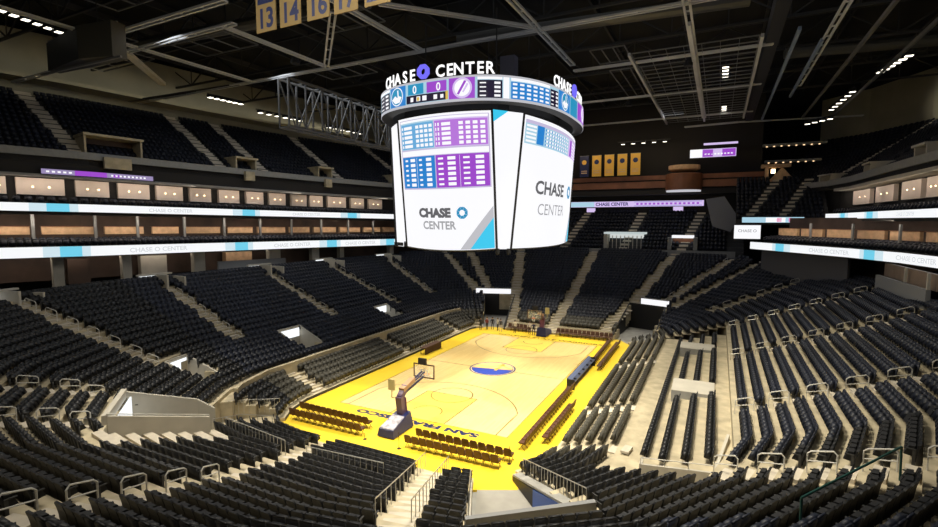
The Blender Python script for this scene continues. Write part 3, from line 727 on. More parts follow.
# corner tier, far right
CT = Facade([(22.6, 41.0), (34.5, 40.9)], 1, 0, 0)
mb = MB()
for j in range(11): CT.slab(mb, 0, CT.S[-1], .3+.85*j, 1.2+.85*j, 14.6+.62*j, 15.4+.62*j)
struct(mb.build('terrace_floor_corner', M_DARKCONC))
for j in range(11):
    d = .3
    while d < CT.S[-1]-.3:
        p = CT.at(d, .75+.85*j)
        if min(abs(d-1.6-.42*j), abs(d-6.0-.42*j)) > .75: MASS.append((p.x, p.y, 15.4+.62*j, math.atan2(0, 1), 'corner', 0, 0, 0))
        d += .6
for k, d in enumerate((1.6, 6.0)):
    mb = MB()
    for j in range(11): e = d+.42*j; CT.slab(mb, e-.6, e+.6, .3+.85*j, 1.2+.85*j, 15.4+.62*j, 15.55+.62*j); CT.slab(mb, e-.6, e+.6, .75+.85*j, 1.2+.85*j, 15.55+.62*j, 15.72+.62*j)
    struct(mb.build('stair_floor_corner', M_STEPS))['label'] = 'pale stair up the far right corner tier'

# ------------------------------------------------------------------ write the mass of seats as one object
N = len(MASS); nv = len(SVv)
arr = np.array([(s[0], s[1], s[2], s[3]+math.pi) for s in MASS]); cs, sn = np.cos(arr[:, 3]), np.sin(arr[:, 3])
kinds = [s[4] for s in MASS]
co = np.empty((N, nv, 3)); co[:, :, 0] = arr[:, None, 0]+cs[:, None]*SVv[None, :, 0]-sn[:, None]*SVv[None, :, 1]
co[:, :, 1] = arr[:, None, 1]+sn[:, None]*SVv[None, :, 0]+cs[:, None]*SVv[None, :, 1]; co[:, :, 2] = arr[:, None, 2]+SVv[None, :, 2]
fq = np.array(SVf); F_ = (fq[None]+(np.arange(N)*nv)[:, None, None]).reshape(-1)
me = bpy.data.meshes.new('arena_seats'); nf = N*len(SVf)
me.vertices.add(N*nv); me.vertices.foreach_set('co', co.reshape(-1)); me.loops.add(nf*4); me.loops.foreach_set('vertex_index', F_.astype(np.int32))
me.polygons.add(nf); me.polygons.foreach_set('loop_start', np.arange(0, nf*4, 4, dtype=np.int32)); me.polygons.foreach_set('loop_total', np.full(nf, 4, dtype=np.int32))
for m in (M_SEAT, M_ARM, M_SEATN, M_SEATG): me.materials.append(m)
base = np.array([{'ret': 3, 'plat': 0}.get(k, 2) for k in kinds])
for i, s in enumerate(MASS):
    if s[4] in ('mid', 'upp') and s[1] < -17: base[i] = 0
    if s[4] == 'upp' and s[0] > 19: base[i] = 2
    if s[4] == 'ret' and s[1] < -17: base[i] = 0
mi = np.where(SVm[None, :] == 0, base[:, None], 1).reshape(-1).astype(np.int32)
me.polygons.foreach_set('material_index', mi); me.update(); me.validate()
o = link('arena_seats', me); tag(o, 'rows of dark tip-up seats filling the stands on every tier', 'seats', None, 'stuff')

# ------------------------------------------------------------------ court
mb = MB(); mb.prism([(-10.28, -17.5), (-9.6, -19.2), (-8.4, -21.0), (8.3, -21.5), (10.7, -20.3), (11.5, -16.5), (11.5, 16.0), (9.6, 18.6), (-8.5, 18.6), (-10.28, 16.2)], -.12, 0); floor = struct(mb.build('floor', M_YEL)); floor['label'] = 'yellow painted court apron'
mb = MB(); mb.box(-60, 60, -60, 70, -.5, -.13); struct(mb.build('ground', M_CONC2))
mb = MB(); mb.box(-7.62, 7.62, -14.33, 14.33, .001, .004); mb.build('maple_floor', M_WOOD, floor)
mb = MB()
for sgn in (-1, 1):
    y0, y1 = sorted((sgn*14.33, sgn*8.53)); mb.box(-2.44, 2.44, y0, y1, .0045, .006)
mb.build('painted_lane', M_LANE, floor)
def arc(mb, cx, cy, r, a0, a1, w=.085, z=.0075, n=40):
    for k in range(n):
        t0, t1 = a0+(a1-a0)*k/n, a0+(a1-a0)*(k+1)/n
        mb.quad((cx+(r-w/2)*math.cos(t0), cy+(r-w/2)*math.sin(t0), z), (cx+(r+w/2)*math.cos(t0), cy+(r+w/2)*math.sin(t0), z), (cx+(r+w/2)*math.cos(t1), cy+(r+w/2)*math.sin(t1), z), (cx+(r-w/2)*math.cos(t1), cy+(r-w/2)*math.sin(t1), z))
mb = MB(); zl = .0075
def hl(x0, x1, y0, y1): mb.quad((x0, y0, zl), (x1, y0, zl), (x1, y1, zl), (x0, y1, zl))
w = .042
hl(-7.62, -7.56, -14.33, 14.33); hl(7.56, 7.62, -14.33, 14.33); hl(-7.62, 7.62, -14.33, -14.27); hl(-7.62, 7.62, 14.27, 14.33); hl(-7.62, 7.62, -w, w)
for sgn in (-1, 1):
    for x in (-6.71, 6.71, -2.44, 2.44):
        L = 4.27 if abs(x) > 5 else 5.8
        y0, y1 = sorted((sgn*14.33, sgn*(14.33-L))); hl(x-w, x+w, y0, y1)
    hl(-2.44, 2.44, sgn*8.53-w, sgn*8.53+w)
    ang = math.acos(6.71/7.24); a0, a1 = ang, math.pi-ang
    cy = sgn*12.73
    if sgn < 0: arc(mb, 0, cy, 7.24, a0, a1); arc(mb, 0, -8.53, 1.83, 0, 2*math.pi); arc(mb, 0, cy, 1.22, 0, math.pi)
    else: arc(mb, 0, cy, 7.24, -a0, -a1); arc(mb, 0, 8.53, 1.83, 0, 2*math.pi); arc(mb, 0, cy, 1.22, 0, -math.pi)
    hl(7.0, 7.62, sgn*5.6-w, sgn*5.6+w)
arc(mb, 0, .15, 1.83, 0, 2*math.pi)
mb.build('court_lines', M_LINE, floor)
# centre emblem: blue disc, white and gold rings, bridge towers and cables
def disc(mb, cx, cy, r, z, n=48): 
    i = len(mb.v); mb.v += [(cx+r*math.cos(2*math.pi*k/n), cy+r*math.sin(2*math.pi*k/n), z) for k in range(n)]; mb.f.append(tuple(range(i, i+n))); mb.m.append(mb.cur)
em = MB(); disc(em, 0, .15, 2.4, .009); emblem = em.build('centre_emblem', M_NAVY, floor)
em = MB(); arc(em, 0, .15, 2.2, 0, 2*math.pi, .09, .011); em.build('emblem_ring', mat('ring_tan', (.80, .62, .36), .4), emblem)
em = MB(); disc(em, 0, .15, 2.1, .011); em.build('emblem_disc', M_BLUE, emblem)
em = MB()
th = math.radians(24)                                            # emblem upright for the side stands
def ep(x, y): return (x, .15+y)
em.cur = 0
def strip(p, q, w_, z):
    d = Vector((q[0]-p[0], q[1]-p[1])).normalized(); n = Vector((-d.y, d.x))*w_/2
    em.quad((*ep(p[0]-n.x, p[1]-n.y), z), (*ep(q[0]-n.x, q[1]-n.y), z), (*ep(q[0]+n.x, q[1]+n.y), z), (*ep(p[0]+n.x, p[1]+n.y), z))
cap = MB(); ca = [(2.1*math.cos(t_), 2.1*math.sin(t_)) for t_ in np.linspace(math.radians(18), math.radians(192), 30)]+[(-1.2, -.05), (-.4, .05), (.6, .35), (1.3, .5)]
cap.v = [(*ep(x, y), .0125) for x, y in ca]; cap.f = [tuple(range(len(ca)))]; cap.m = [0]; cap.build('emblem_sky', mat('tan_paint', (.80, .55, .22), .4), emblem)
pts = [(-1.95, .55), (-1.2, .45), (-.5, .6), (.1, 1.0), (.5, 1.75), (.9, 1.1), (1.5, .75), (1.95, .62)]
for p, q in zip(pts, pts[1:]): strip(p, q, .2, .0145)
strip((.5, -.5), (.5, 1.9), .3, .0145); strip((-2.0, -.35), (2.0, .45), .26, .0145)
em.build('emblem_bridge', M_GOLD, emblem)
text_on('baseline_lettering', 'SAN FRANCISCO', lambda x, y, l: (.25-x*.66, -14.72-y*.58+.0, .006), M_NAVY, floor, .055, 1.5)
text_on('baseline_lettering', 'GOLDEN STATE WARRIORS', lambda x, y, l: (1.2+x*.62, 14.7+y*.55, .006), M_LINE, floor, .03, 1.25)

# ------------------------------------------------------------------ baskets
def basket(loc, rz, label):
    t = thing('basketball_hoop', loc, rz, label, 'basketball hoop')           # local: backboard towards +y, base at -y
    mb = MB(); mb.hexa([(-.7, -5.15, .08), (.7, -5.15, .08), (.7, -2.6, .08), (-.7, -2.6, .08)], [(-.62, -5.05, .6), (.62, -5.05, .6), (.55, -2.75, 1.25), (-.55, -2.75, 1.25)])
    b = mb.build('base', M_PADBLUE, t)
    mb = MB(); mb.hexa([(-.58, -5.0, .63), (.58, -5.0, .63), (.52, -3.5, 1.05), (-.52, -3.5, 1.05)], [(-.56, -4.98, .67), (.56, -4.98, .67), (.5, -3.52, 1.09), (-.5, -3.52, 1.09)]); mb.build('weight_cover', mat('grey_print', (.4, .38, .42), .5, noise=.7, nscale=3), b)
    mb = MB()
    for x in (-.6, .6):
        for y in (-5.0, -2.8): mb.lathe([(.07, 0), (.09, .03), (.07, .09)], (x, y, 0), 8)
    mb.build('wheel', M_BLACK, b)
    mb = MB(); mb.bar((0, -3.1, 1.0), (0, -3.3, 2.45), .5, .5); mb.bar((0, -3.3, 2.35), (0, -2.6, 3.0), .42, .4); mb.build('mast', mat('hoop_mast', (.09, .05, .09), .4), t)
    mb = MB(); mb.bar((0, -2.82, 1.1), (0, -3.0, 2.3), .6, .1); mb.build('mast_pad', mat('maroon_pad', (.10, .03, .06), .5), t)
    mb = MB(); mb.bar((-.12, -3.0, 2.75), (-.12, -.1, 3.4), .07, .12); mb.bar((.12, -3.0, 2.75), (.12, -.1, 3.4), .07, .12); mb.bar((0, -3.2, 2.4), (0, -.1, 3.0), .12, .12); mb.build('arm', M_PADBLUE, t)
    mb = MB(); mb.bar((0, -3.1, 2.85), (0, -1.6, 3.25), .45, .3); mb.build('arm_pad', mat('tan_arm_pad', (.34, .2, .1), .5), t)
    bd = MB()
    for x in (-.915, .915): bd.box(x-.04, x+.04, -.03, .05, 2.9, 3.97)
    for z in (2.9, 3.93): bd.box(-.95, .95, -.03, .05, z-.03, z+.06)
    fr = bd.build('backboard', mat('backboard_frame', (.14, .09, .05), .4), t)
    mb = MB(); mb.box(-.88, .88, 0, .02, 2.95, 3.9); mb.build('glass', M_GLASS, fr)
    mb = MB()
    for x in (-.3, .3): mb.box(x-.03, x+.03, .021, .03, 3.05, 3.5)
    for z in (3.05, 3.5): mb.box(-.3, .3, .021, .03, z-.03, z+.03)
    mb.build('target_square', M_WHITEP, fr)
    mb = MB(); mb.tube([(.23*math.cos(a), .42+.23*math.sin(a), 3.05) for a in np.linspace(0, 2*math.pi, 20)[:-1]], .02, 6, True); mb.box(-.08, .08, .05, .2, 3.0, 3.06); rim = mb.build('rim', mat('orange_rim', (.7, .16, .03), .4), t)
    mb = MB()
    for k in range(12):
        a, a2 = 2*math.pi*k/12, 2*math.pi*(k+1.0)/12
        mb.tube([(.23*math.cos(a), .42+.23*math.sin(a), 3.04), (.17*math.cos(a2), .42+.17*math.sin(a2), 2.8), (.13*math.cos(a), .42+.13*math.sin(a), 2.6)], .008, 4)
    mb.build('net', M_WHITEP, rim)
    mb = MB(); mb.box(-.35, .35, -.3, -.12, 4.0, 4.5); sc = mb.build('shot_clock', M_BLACK, t)
    for s in (-1, 1):
        mb = MB(); mb.box(-1.45 if s < 0 else 1.2, -1.2 if s < 0 else 1.45, -2.6, -2.5, 2.8, 3.6)
    mb = MB(); mb.box(-.75, -.2, -3.7, -3.6, 2.95, 3.75); mb.bar((-.47, -3.65, 2.4), (-.47, -3.65, 3.0), .06, .06); mb.bar((-.47, -3.65, 2.4), (0, -3.3, 2.3), .06, .06); mb.build('side_pad', mat('yellow_grey_pad', (.42, .36, .16), .5), t)
    return t
basket((0, -13.11, 0), 0, 'portable basketball hoop with blue padded base at the near baseline')
basket((0, 13.11, 0), math.pi, 'portable basketball hoop at the far baseline')

# ------------------------------------------------------------------ courtside chairs
def chair_proto():
    t = thing('courtside_chair', (0, 0, 0), 0, None, 'chair')
    mb = MB(); mb.hexa([(-.25, -.02, .42), (.25, -.02, .42), (.25, .46, .44), (-.25, .46, .44)], [(-.24, 0, .52), (.24, 0, .52), (.24, .45, .53), (-.24, .45, .53)]); mb.build('seat', M_BROWN, t)
    mb = MB(); mb.hexa([(-.25, -.04, .40), (.25, -.04, .40), (.25, .04, .40), (-.25, .04, .40)], [(-.24, -.16, .9), (.24, -.16, .9), (.24, -.08, .9), (-.24, -.08, .9)])
    mb.hexa([(-.24, -.16, .9), (.24, -.16, .9), (.24, -.08, .9), (-.24, -.08, .9)], [(-.18, -.18, .98), (.18, -.18, .98), (.18, -.11, .98), (-.18, -.11, .98)]); mb.build('backrest', M_BROWN, t)
    for s in (-.24, .24):
        mb = MB(); mb.tube([(s, .42, 0), (s, .02, .5)], .016, 5); mb.build('leg', M_CHFRAME, t)
        mb = MB(); mb.tube([(s, -.02, 0), (s, .35, .45)], .016, 5); mb.build('leg', M_CHFRAME, t)
        mb = MB(); mb.tube([(s, .02, .5), (s, -.12, .93)], .016, 5); mb.build('frame', M_CHFRAME, t)
    return t
CH = chair_proto(); ch_first = [True]
def place_chairs(pts, heading, group, fmt):
    for k, (x, y) in enumerate(pts):
        o = CH if ch_first[0] else copy_tree(CH); ch_first[0] = False
        o.location = (x, y, 0); o.rotation_euler = (0, 0, heading); tag(o, fmt.format(ordinal(k+1)), 'chair', group)
G = 'folding chairs along the baselines and sidelines'
def lin(a, b, n): return [(a[0]+(b[0]-a[0])*k/(n-1), a[1]+(b[1]-a[1])*k/(n-1)) for k in range(n)]
place_chairs(lin((-8.3, -18.8), (-1.95, -18.8), 12), 0, G, 'maroon chair, near baseline back row left of the hoop, {} from the left')
place_chairs(lin((-8.6, -17.45), (-2.2, -17.6), 12), 0, G, 'maroon chair, near baseline front row left of the hoop, {} from the left')
place_chairs(lin((2.3, -18.8), (8.6, -18.7), 12), 0, G, 'maroon chair, near baseline back row right of the hoop, {} from the left')
place_chairs(lin((2.4, -17.55), (9.0, -17.55), 12), 0, G, 'maroon chair, near baseline front row right of the hoop, {} from the left')
place_chairs(lin((9.4, -15.4), (9.3, -3.4), 22), math.pi/2, G, 'maroon chair, right sideline inner row before the table, {} from the near end')
place_chairs(lin((10.5, -13.8), (10.5, -7.4), 12), math.pi/2, G, 'maroon chair, right sideline outer row before the table, {} from the near end')
place_chairs(lin((9.2, 6.4), (9.0, 15.6), 17), math.pi/2, G, 'maroon chair, right sideline inner row beyond the table, {} from the table')
place_chairs(lin((10.2, 4.6), (10.1, 15.2), 19), math.pi/2, G, 'maroon chair, right sideline outer row beyond the table, {} from the table')
place_chairs(lin((1.8, 17.6), (8.6, 17.6), 13), math.pi, G, 'dark chair, far baseline row right of the hoop, {} from the left')
place_chairs(lin((-5.2, 17.7), (-2.4, 17.7), 6), math.pi, G, 'dark chair, far baseline row left of the hoop, {} from the left')
for k, (x, y) in enumerate(((1.75, -19.1), (9.15, -17.7), (-1.2, -19.0))):
    t = thing('stanchion_post', (x, y, 0), 0, ['thin dark stanchion at the left end of the right near baseline chairs', 'thin dark stanchion at the right end of the near baseline chairs', 'short dark cable post behind the near hoop base'][k], 'post')
    h = 1.15 if k < 2 else .3
    mb = MB(); mb.lathe([(.14, 0), (.14, .02), (.03, .05)], (0, 0, 0), 10); mb.build('base', M_CHFRAME, t); mb = MB(); mb.tube([(0, 0, .04), (0, 0, h)], .022, 6); mb.build('pole', M_CHFRAME, t)
# scorer's table with led front
t = thing('scorers_table', (9.0, 1.6, 0), 0, 'long scorers table with dark blue led front on the right sideline', 'table')
mb = MB(); mb.box(-.35, .3, -4.1, 4.1, .72, .78); mb.build('table_top', mat('table_slate', (.05, .06, .10), .4), t)
mb = MB(); mb.box(-.42, -.34, -4.1, 4.1, .03, 1.06); mb.build('front_board', mat('led_board_dark', (.02, .03, .10), .3, emit=(.03, .05, .2), estr=.5), t)
mb = MB(); mb.hexa([(-.34, -4.1, .79), (-.12, -4.1, .79), (-.12, 4.1, .79), (-.34, 4.1, .79)], [(-.34, -4.1, 1.05), (-.28, -4.1, 1.05), (-.28, 4.1, 1.05), (-.34, 4.1, 1.05)]); mb.build('board_back', mat('board_back_grey', (.15, .18, .29), .4), t)
mb = MB(); mb.box(-.42, .3, -4.15, -4.1, .03, .95); mb.build('end_panel', M_BLACK, t); mb = MB(); mb.box(-.42, .3, 4.1, 4.15, .03, .95); mb.build('end_panel', M_BLACK, t)
for k in range(5):
    mb = MB(); mb.box(.0, .2, -3.4+1.6*k, -3.2+1.6*k, .785, .9); o = mb.build('monitor', M_BLACK); o.location = (9.0, 1.6, 0)
    tag(o, f'small black monitor on the scorers table, {ordinal(k+1)} from the near end', 'monitor', 'monitors on the scorers table')
# team bench cloth / side table on the far left sideline
t = thing('broadcast_table', (-9.3, 3.2, 0), 0, 'dark brown broadcast table at the left sideline behind the near backboard', 'table')
mb = MB(); mb.box(-.4, .4, -1.8, 1.8, .72, .8); mb.build('table_top', M_BROWN, t); mb = MB(); mb.box(.34, .4, -1.8, 1.8, .02, .72); mb.build('skirt', mat('dark_brown_cloth', (.05, .018, .012), .7), t)
for y in (-1.6, 1.6):
    mb = MB(); mb.box(-.36, -.3, y-.03, y+.03, 0, .72); mb.build('leg', M_BLACK, t)

# ------------------------------------------------------------------ people at the far baseline (only a few pixels tall)
def person(loc, rz, label, shirt, trousers, pose):
    t = thing('person', loc, rz, label, 'person')
    bm_v = {'pel': (0, 0, .95), 'chest': (0, .0, 1.3), 'neck': (0, 0, 1.5), 'head': (0, .02, 1.66), 'top': (0, .02, 1.76), 'hl': (-.1, 0, .9), 'kl': (-.12, .03, .5), 'al': (-.12, 0, .08), 'tl': (-.12, .16, .04),
            'hr': (.1, 0, .9), 'kr': (.13, .05*pose, .5), 'ar': (.14, -.06*pose, .08), 'tr': (.14, .1, .04), 'sl': (-.2, 0, 1.42), 'el': (-.27, -.02, 1.14), 'wl': (-.25, .1, .9), 'fl': (-.25, .15, .8),
            'sr': (.2, 0, 1.42), 'er': (.3, .02, 1.16), 'wr': (.2+.06*pose, .22*pose, 1.0), 'fr': (.2, .28*pose, .95)}
    R = {'pel': .15, 'chest': .17, 'neck': .06, 'head': .1, 'top': .07, 'hl': .1, 'kl': .065, 'al': .045, 'tl': .04, 'hr': .1, 'kr': .065, 'ar': .045, 'tr': .04, 'sl': .07, 'el': .05, 'wl': .036, 'fl': .035, 'sr': .07, 'er': .05, 'wr': .036, 'fr': .035}
    E_ = [('pel', 'chest'), ('chest', 'neck'), ('neck', 'head'), ('head', 'top'), ('pel', 'hl'), ('hl', 'kl'), ('kl', 'al'), ('al', 'tl'), ('pel', 'hr'), ('hr', 'kr'), ('kr', 'ar'), ('ar', 'tr'), ('chest', 'sl'), ('sl', 'el'), ('el', 'wl'), ('wl', 'fl'), ('chest', 'sr'), ('sr', 'er'), ('er', 'wr'), ('wr', 'fr')]
    ks = list(bm_v); me = bpy.data.meshes.new('body'); me.from_pydata([bm_v[k] for k in ks], [(ks.index(a), ks.index(b)) for a, b in E_], [])
    o = link('body', me, t); md = o.modifiers.new('skin', 'SKIN')
    for k, n in enumerate(ks):
        sv = me.skin_vertices[0].data[k]; sv.radius = (R[n], R[n]*.8); sv.use_root = (n == 'pel')
    sm = o.modifiers.new('sub', 'SUBSURF'); sm.levels = 1; sm.render_levels = 1
    m = bpy.data.materials.new('clothed_person'); m.use_nodes = True; nt = m.node_tree; b = nt.nodes['Principled BSDF']
    tc = nt.nodes.new('ShaderNodeTexCoord'); sp = nt.nodes.new('ShaderNodeSeparateXYZ'); cr = nt.nodes.new('ShaderNodeValToRGB'); cr.color_ramp.interpolation = 'CONSTANT'
    dv = nt.nodes.new('ShaderNodeMath'); dv.operation = 'DIVIDE'; dv.inputs[1].default_value = 2
    nt.links.new(tc.outputs['Object'], sp.inputs[0]); nt.links.new(sp.outputs['Z'], dv.inputs[0]); nt.links.new(dv.outputs[0], cr.inputs[0]); nt.links.new(cr.outputs[0], b.inputs['Base Color'])
    e = cr.color_ramp.elements; e[0].color = (.02, .02, .02, 1); e[0].position = 0; e[1].position = .045; e[1].color = (*trousers, 1)
    n1 = e.new(.48); n1.color = (*shirt, 1); n2 = e.new(.745); n2.color = (.5, .32, .23, 1)
    me.materials.append(m); b.inputs['Roughness'].default_value = .7
    mb = MB(); mb.lathe([(.085, 0), (.115, .06), (.1, .12), (.04, .16)], (0, 0, 1.67), 12); mb.build('hair', mat('dark_hair', (.03, .02, .015), .7), t, True)
    return t
PP = [((-8.9, 16.0), 3.0, 'person in dark clothes standing at the far left corner of the court', (.03, .03, .04), (.02, .02, .02), .3),
      ((-8.2, 16.6), 2.7, 'person in a maroon top standing second from the left at the far corner', (.2, .04, .04), (.02, .02, .03), .8),
      ((-7.5, 16.9), 3.3, 'person in a black top standing in front of the dark far opening', (.02, .02, .03), (.03, .03, .04), .4),
      ((-6.6, 16.7), 2.4, 'person in a white shirt standing beside the dark far opening', (.6, .58, .55), (.03, .03, .05), .9),
      ((-6.0, 16.3), 3.6, 'person in pale trousers standing right of the far opening', (.05, .05, .06), (.5, .46, .4), .2),
      ((-3.9, 16.3), 3.1, 'person in a cream top standing alone left of the far hoop', (.62, .58, .5), (.08, .06, .06), .6),
      ((-1.9, 16.6), 2.9, 'person in a white top standing just left of the far hoop', (.55, .5, .48), (.06, .03, .05), .5),
      ((-1.2, 16.2), 3.4, 'person in dark blue standing under the far backboard', (.03, .04, .12), (.02, .02, .03), .7)]
for (x, y), rz, lab, a, b, p in PP: person((x, y, 0), rz, lab, a, b, p)

# ------------------------------------------------------------------ aisle steps and loop handrails
def loop_rail(mb, p, d, z0, L=1.0, h=.95, slope=.4, r=.034):
    d = Vector((d[0], d[1], 0)).normalized(); a = Vector((p[0], p[1], z0)); b = a+d*L; rise = Vector((0, 0, slope*L))
    H = Vector((0, 0, h)); c = .12
    mb.tube([a, a+H-Vector((0, 0, c)), a+H+d*c, b+H+rise*.6-d*c, b+H+rise*.6-Vector((0, 0, c)), b+rise*.5], r, 6)
    mb.tube([a+H*.55, b+H*.55+rise*.6], r*.8, 5)
RUN_RAILS = {'left corner aisle', 'left aisle nearest the corner', 'left middle aisle', 'left aisle beyond the middle', 'left far corner aisle', 'right near aisle', 'right second aisle', 'right third aisle', 'right fourth aisle',
             'right far corner aisle', 'near middle aisle', 'near left aisle', 'near far left aisle', 'far corner stair three'}
for nm, p, q, wd in AISLES:
    d = Vector((q[0]-p[0], q[1]-p[1])); L = d.length; d.normalize(); nrm = Vector((-d.y, d.x)); st = MB(); k = 0; r_last = -1; placed = 0
    s = 0.
    while s < L:
        x, y = p[0]+d.x*s, p[1]+d.y*s; D = Dof(x, y); r = next((i for i, R_ in enumerate(ROWS) if R_[1] <= D < R_[2]), -1)
        if r >= 0 and r != r_last and not in_hole(x, y):
            z = ROWS[r][3]; zn = ROWS[r+1][3] if r+1 < len(ROWS) else z+.36
            a = Vector((x, y))+d*.38; b = a+d*.47
            hw = wd/2-.08
            st.hexa([(*(a+nrm*hw), z), (*(a-nrm*hw), z), (*(b-nrm*hw), z), (*(b+nrm*hw), z)][::1], [(*(a+nrm*hw), (z+zn)/2), (*(a-nrm*hw), (z+zn)/2), (*(b-nrm*hw), (z+zn)/2), (*(b+nrm*hw), (z+zn)/2)])
            if nm in RUN_RAILS and r >= 12 and (r-12) % 2 == 0 and s < L-1.2:
                placed += 1; mb = MB(); loop_rail(mb, (x+d.x*.1, y+d.y*.1), d, z)
                o = tag(mb.build('aisle_handrail', M_RAILW if y < -5 else M_RAIL), f'pale steel loop handrail on the {nm}, {ordinal(placed)} from the bottom', 'handrail', 'loop handrails on the aisles')
            r_last = r
        s += .05
    if st.v:
        o = struct(st.build('stair_floor', M_STEPS)); o['label'] = 'concrete steps of the '+nm

# ------------------------------------------------------------------ corner entry (left foreground), tunnel, low and high entries
def cap_rail(pts, h, r=.025, posts=1.2, zoff=0):
    mb = MB(); P_ = [Vector(p)+Vector((0, 0, h)) for p in pts]; mb.tube(P_, r, 6)
    for a, b in zip(pts, pts[1:]):
        a, b = Vector(a), Vector(b); n = max(1, int((b-a).length/posts))
        for k in range(n+1):
            p = a.lerp(b, k/n); mb.tube([p, p+Vector((0, 0, h))], r*.8, 5)
    return mb
t = thing('corner_entry', (0, 0, 0), 0, 'open concrete entry well cut into the stands at left foreground', 'entry')
mb = MB(); mb.wall((-9.3, -31.0), (-8.1, -25.8), 0, 4.55, 0, 2.85, .25); mb.build('front_wall', M_CONCW, t)
mb = MB(); mb.wall((-12.9, -28.0), (-11.3, -24.4), 0, 4.4, 0, 3.0, .22); mb.wall((-11.3, -24.4), (-10.6, -23.6), 0, 3.0, 0, 2.2, .22); mb.build('back_wall', M_CONCW, t)
mb = MB(); mb.wall((-13.0, -28.1), (-9.3, -31.1), 4.05, 4.6, 4.05, 4.6, .3); mb.build('head_wall', M_CONCW, t)
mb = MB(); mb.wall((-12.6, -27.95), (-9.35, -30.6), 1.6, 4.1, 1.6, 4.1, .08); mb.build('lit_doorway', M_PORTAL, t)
mb = MB(); mb.prism(HOLES['corner'], -.11, .01); mb.build('ramp_floor', M_CONC, t)
mb = MB(); mb.wall((-10.9, -27.2), (-9.9, -25.6), 0, 2.9, 0, 2.2, .12); mb.wall((-10.9, -27.2), (-8.9, -27.4), 0, 2.9, 0, 2.9, .12); mb.build('inner_wall', M_CONCW, t)
mb = cap_rail([(-9.3, -31.0, 4.55), (-8.1, -25.8, 2.85)], .12, .03); mb.build('rail', M_RAILW, t)
for k, (pts, h, lab) in enumerate([([(-8.1, -25.6, 1.6), (-8.6, -23.0, .9), (-8.1, -20.9, .1)], 1.0, 'grey guard rail beside the corner entry ramp'),
        ([(-12.6, -21.1, .5), (-9.9, -18.6, .3)], 1.05, 'pale guard rail on the court side of the corner entry ramp'),
        ([(-8.0, -24.7, 1.45), (-1.9, -25.4, 1.45)], .95, 'long grey guard rail between the near left block and floor rows'),
        ([(-.2, -25.4, 1.45), (4.9, -25.0, 1.45)], .95, 'panelled grey guard rail in front of the near middle block'),
        ([(4.9, -20.8, .2), (8.7, -30.6, 3.4)], .95, 'tall stair rail on the left of the stair beside the tunnel'),
        ([(6.4, -20.6, .2), (10.0, -30.0, 3.4)], .95, 'stair rail on the right of the stair beside the tunnel'),
        ([(10.6, -19.1, .3), (15.5, -24.2, 2.3)], 1.0, 'grey picket rail along the right side of the tunnel'),
        ([(8.3, -21.4, 0), (11.3, -27.6, 2.6)], 1.2, 'pale rail along the left wall of the tunnel')]):
    mb = cap_rail(pts, h, .028, .35 if k in (1, 2, 3, 6) else .8); tag(mb.build('guard_rail', M_RAIL), lab, 'railing', 'guard rails in the near stands')
t = thing('tunnel_entry', (0, 0, 0), 0, 'players tunnel opening to the court with grey floor in the near corner', 'tunnel')
mb = MB(); mb.prism(HOLES['tunnel'], -.12, -.005); mb.build('tunnel_floor', mat('grey_tunnel_floor', (.33, .31, .27), .55, noise=.15, nscale=1), t)
mb = MB(); mb.wall((8.3, -21.4), (11.8, -28.6), 0, .7, 0, 3.0, .15); mb.build('side_wall', M_CONCW, t)
mb = MB(); mb.wall((10.1, -19.4), (12.1, -21.5), 0, .3, 0, 1.0, .14); mb.build('side_wall', M_BLACK, t)
mb = MB(); mb.wall((12.1, -21.5), (15.1, -24.6), 0, 1.0, 0, 2.3, .14); mb.build('blue_side_panel', mat('blue_panel_paint', (.02, .08, .34), .45), t)
mb = MB(); mb.wall((10.3, -19.3), (15.3, -24.45), .3, .42, 2.3, 2.42, .6); mb.build('side_wall_cap', M_CONC2, t)
mb = MB(); mb.wall((15.1, -24.6), (15.8, -25.3), 0, 2.4, 0, 2.9, .14); mb.build('side_wall', M_GREYW, t)
mb = MB(); mb.wall((11.7, -28.7), (16.1, -25.1), 2.3, 3.35, 2.3, 3.35, .25); mb.build('head_wall', M_GREYW, t)
def low_vom(nm, poly, label, zt=3.9):
    t = thing('stand_entry', (0, 0, 0), 0, label, 'entry', 'lit entries in the left stand')
    a, b, c, d = [Vector(p) for p in poly]
    mb = MB(); mb.wall(a, b, 1.2, zt, 1.2, zt, .15); mb.build('head_wall', M_CONCW, t)
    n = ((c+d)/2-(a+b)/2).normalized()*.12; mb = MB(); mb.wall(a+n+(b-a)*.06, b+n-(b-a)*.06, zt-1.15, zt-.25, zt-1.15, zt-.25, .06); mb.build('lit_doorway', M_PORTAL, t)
    mb = MB(); mb.wall(a, d, 1.0, zt, 1.0, 2.1, .15); mb.build('side_wall', M_CONCW, t); mb = MB(); mb.wall(b, c, 1.0, zt, 1.0, 2.1, .15); mb.build('side_wall', M_CONCW, t)
    mb = MB(); mb.prism([tuple(x) for x in poly], .9, 1.3); mb.build('entry_floor', M_CONC2, t)
low_vom('A', HOLES['lowA'], 'lit concrete entry low in the left stand, nearest the corner entry')
low_vom('B', HOLES['lowB'], 'lit concrete entry low in the left stand, beside the left courtside rows')
low_vom('C', HOLES['lowC'], 'lit concrete entry low in the left stand, level with the near hoop backboard top')
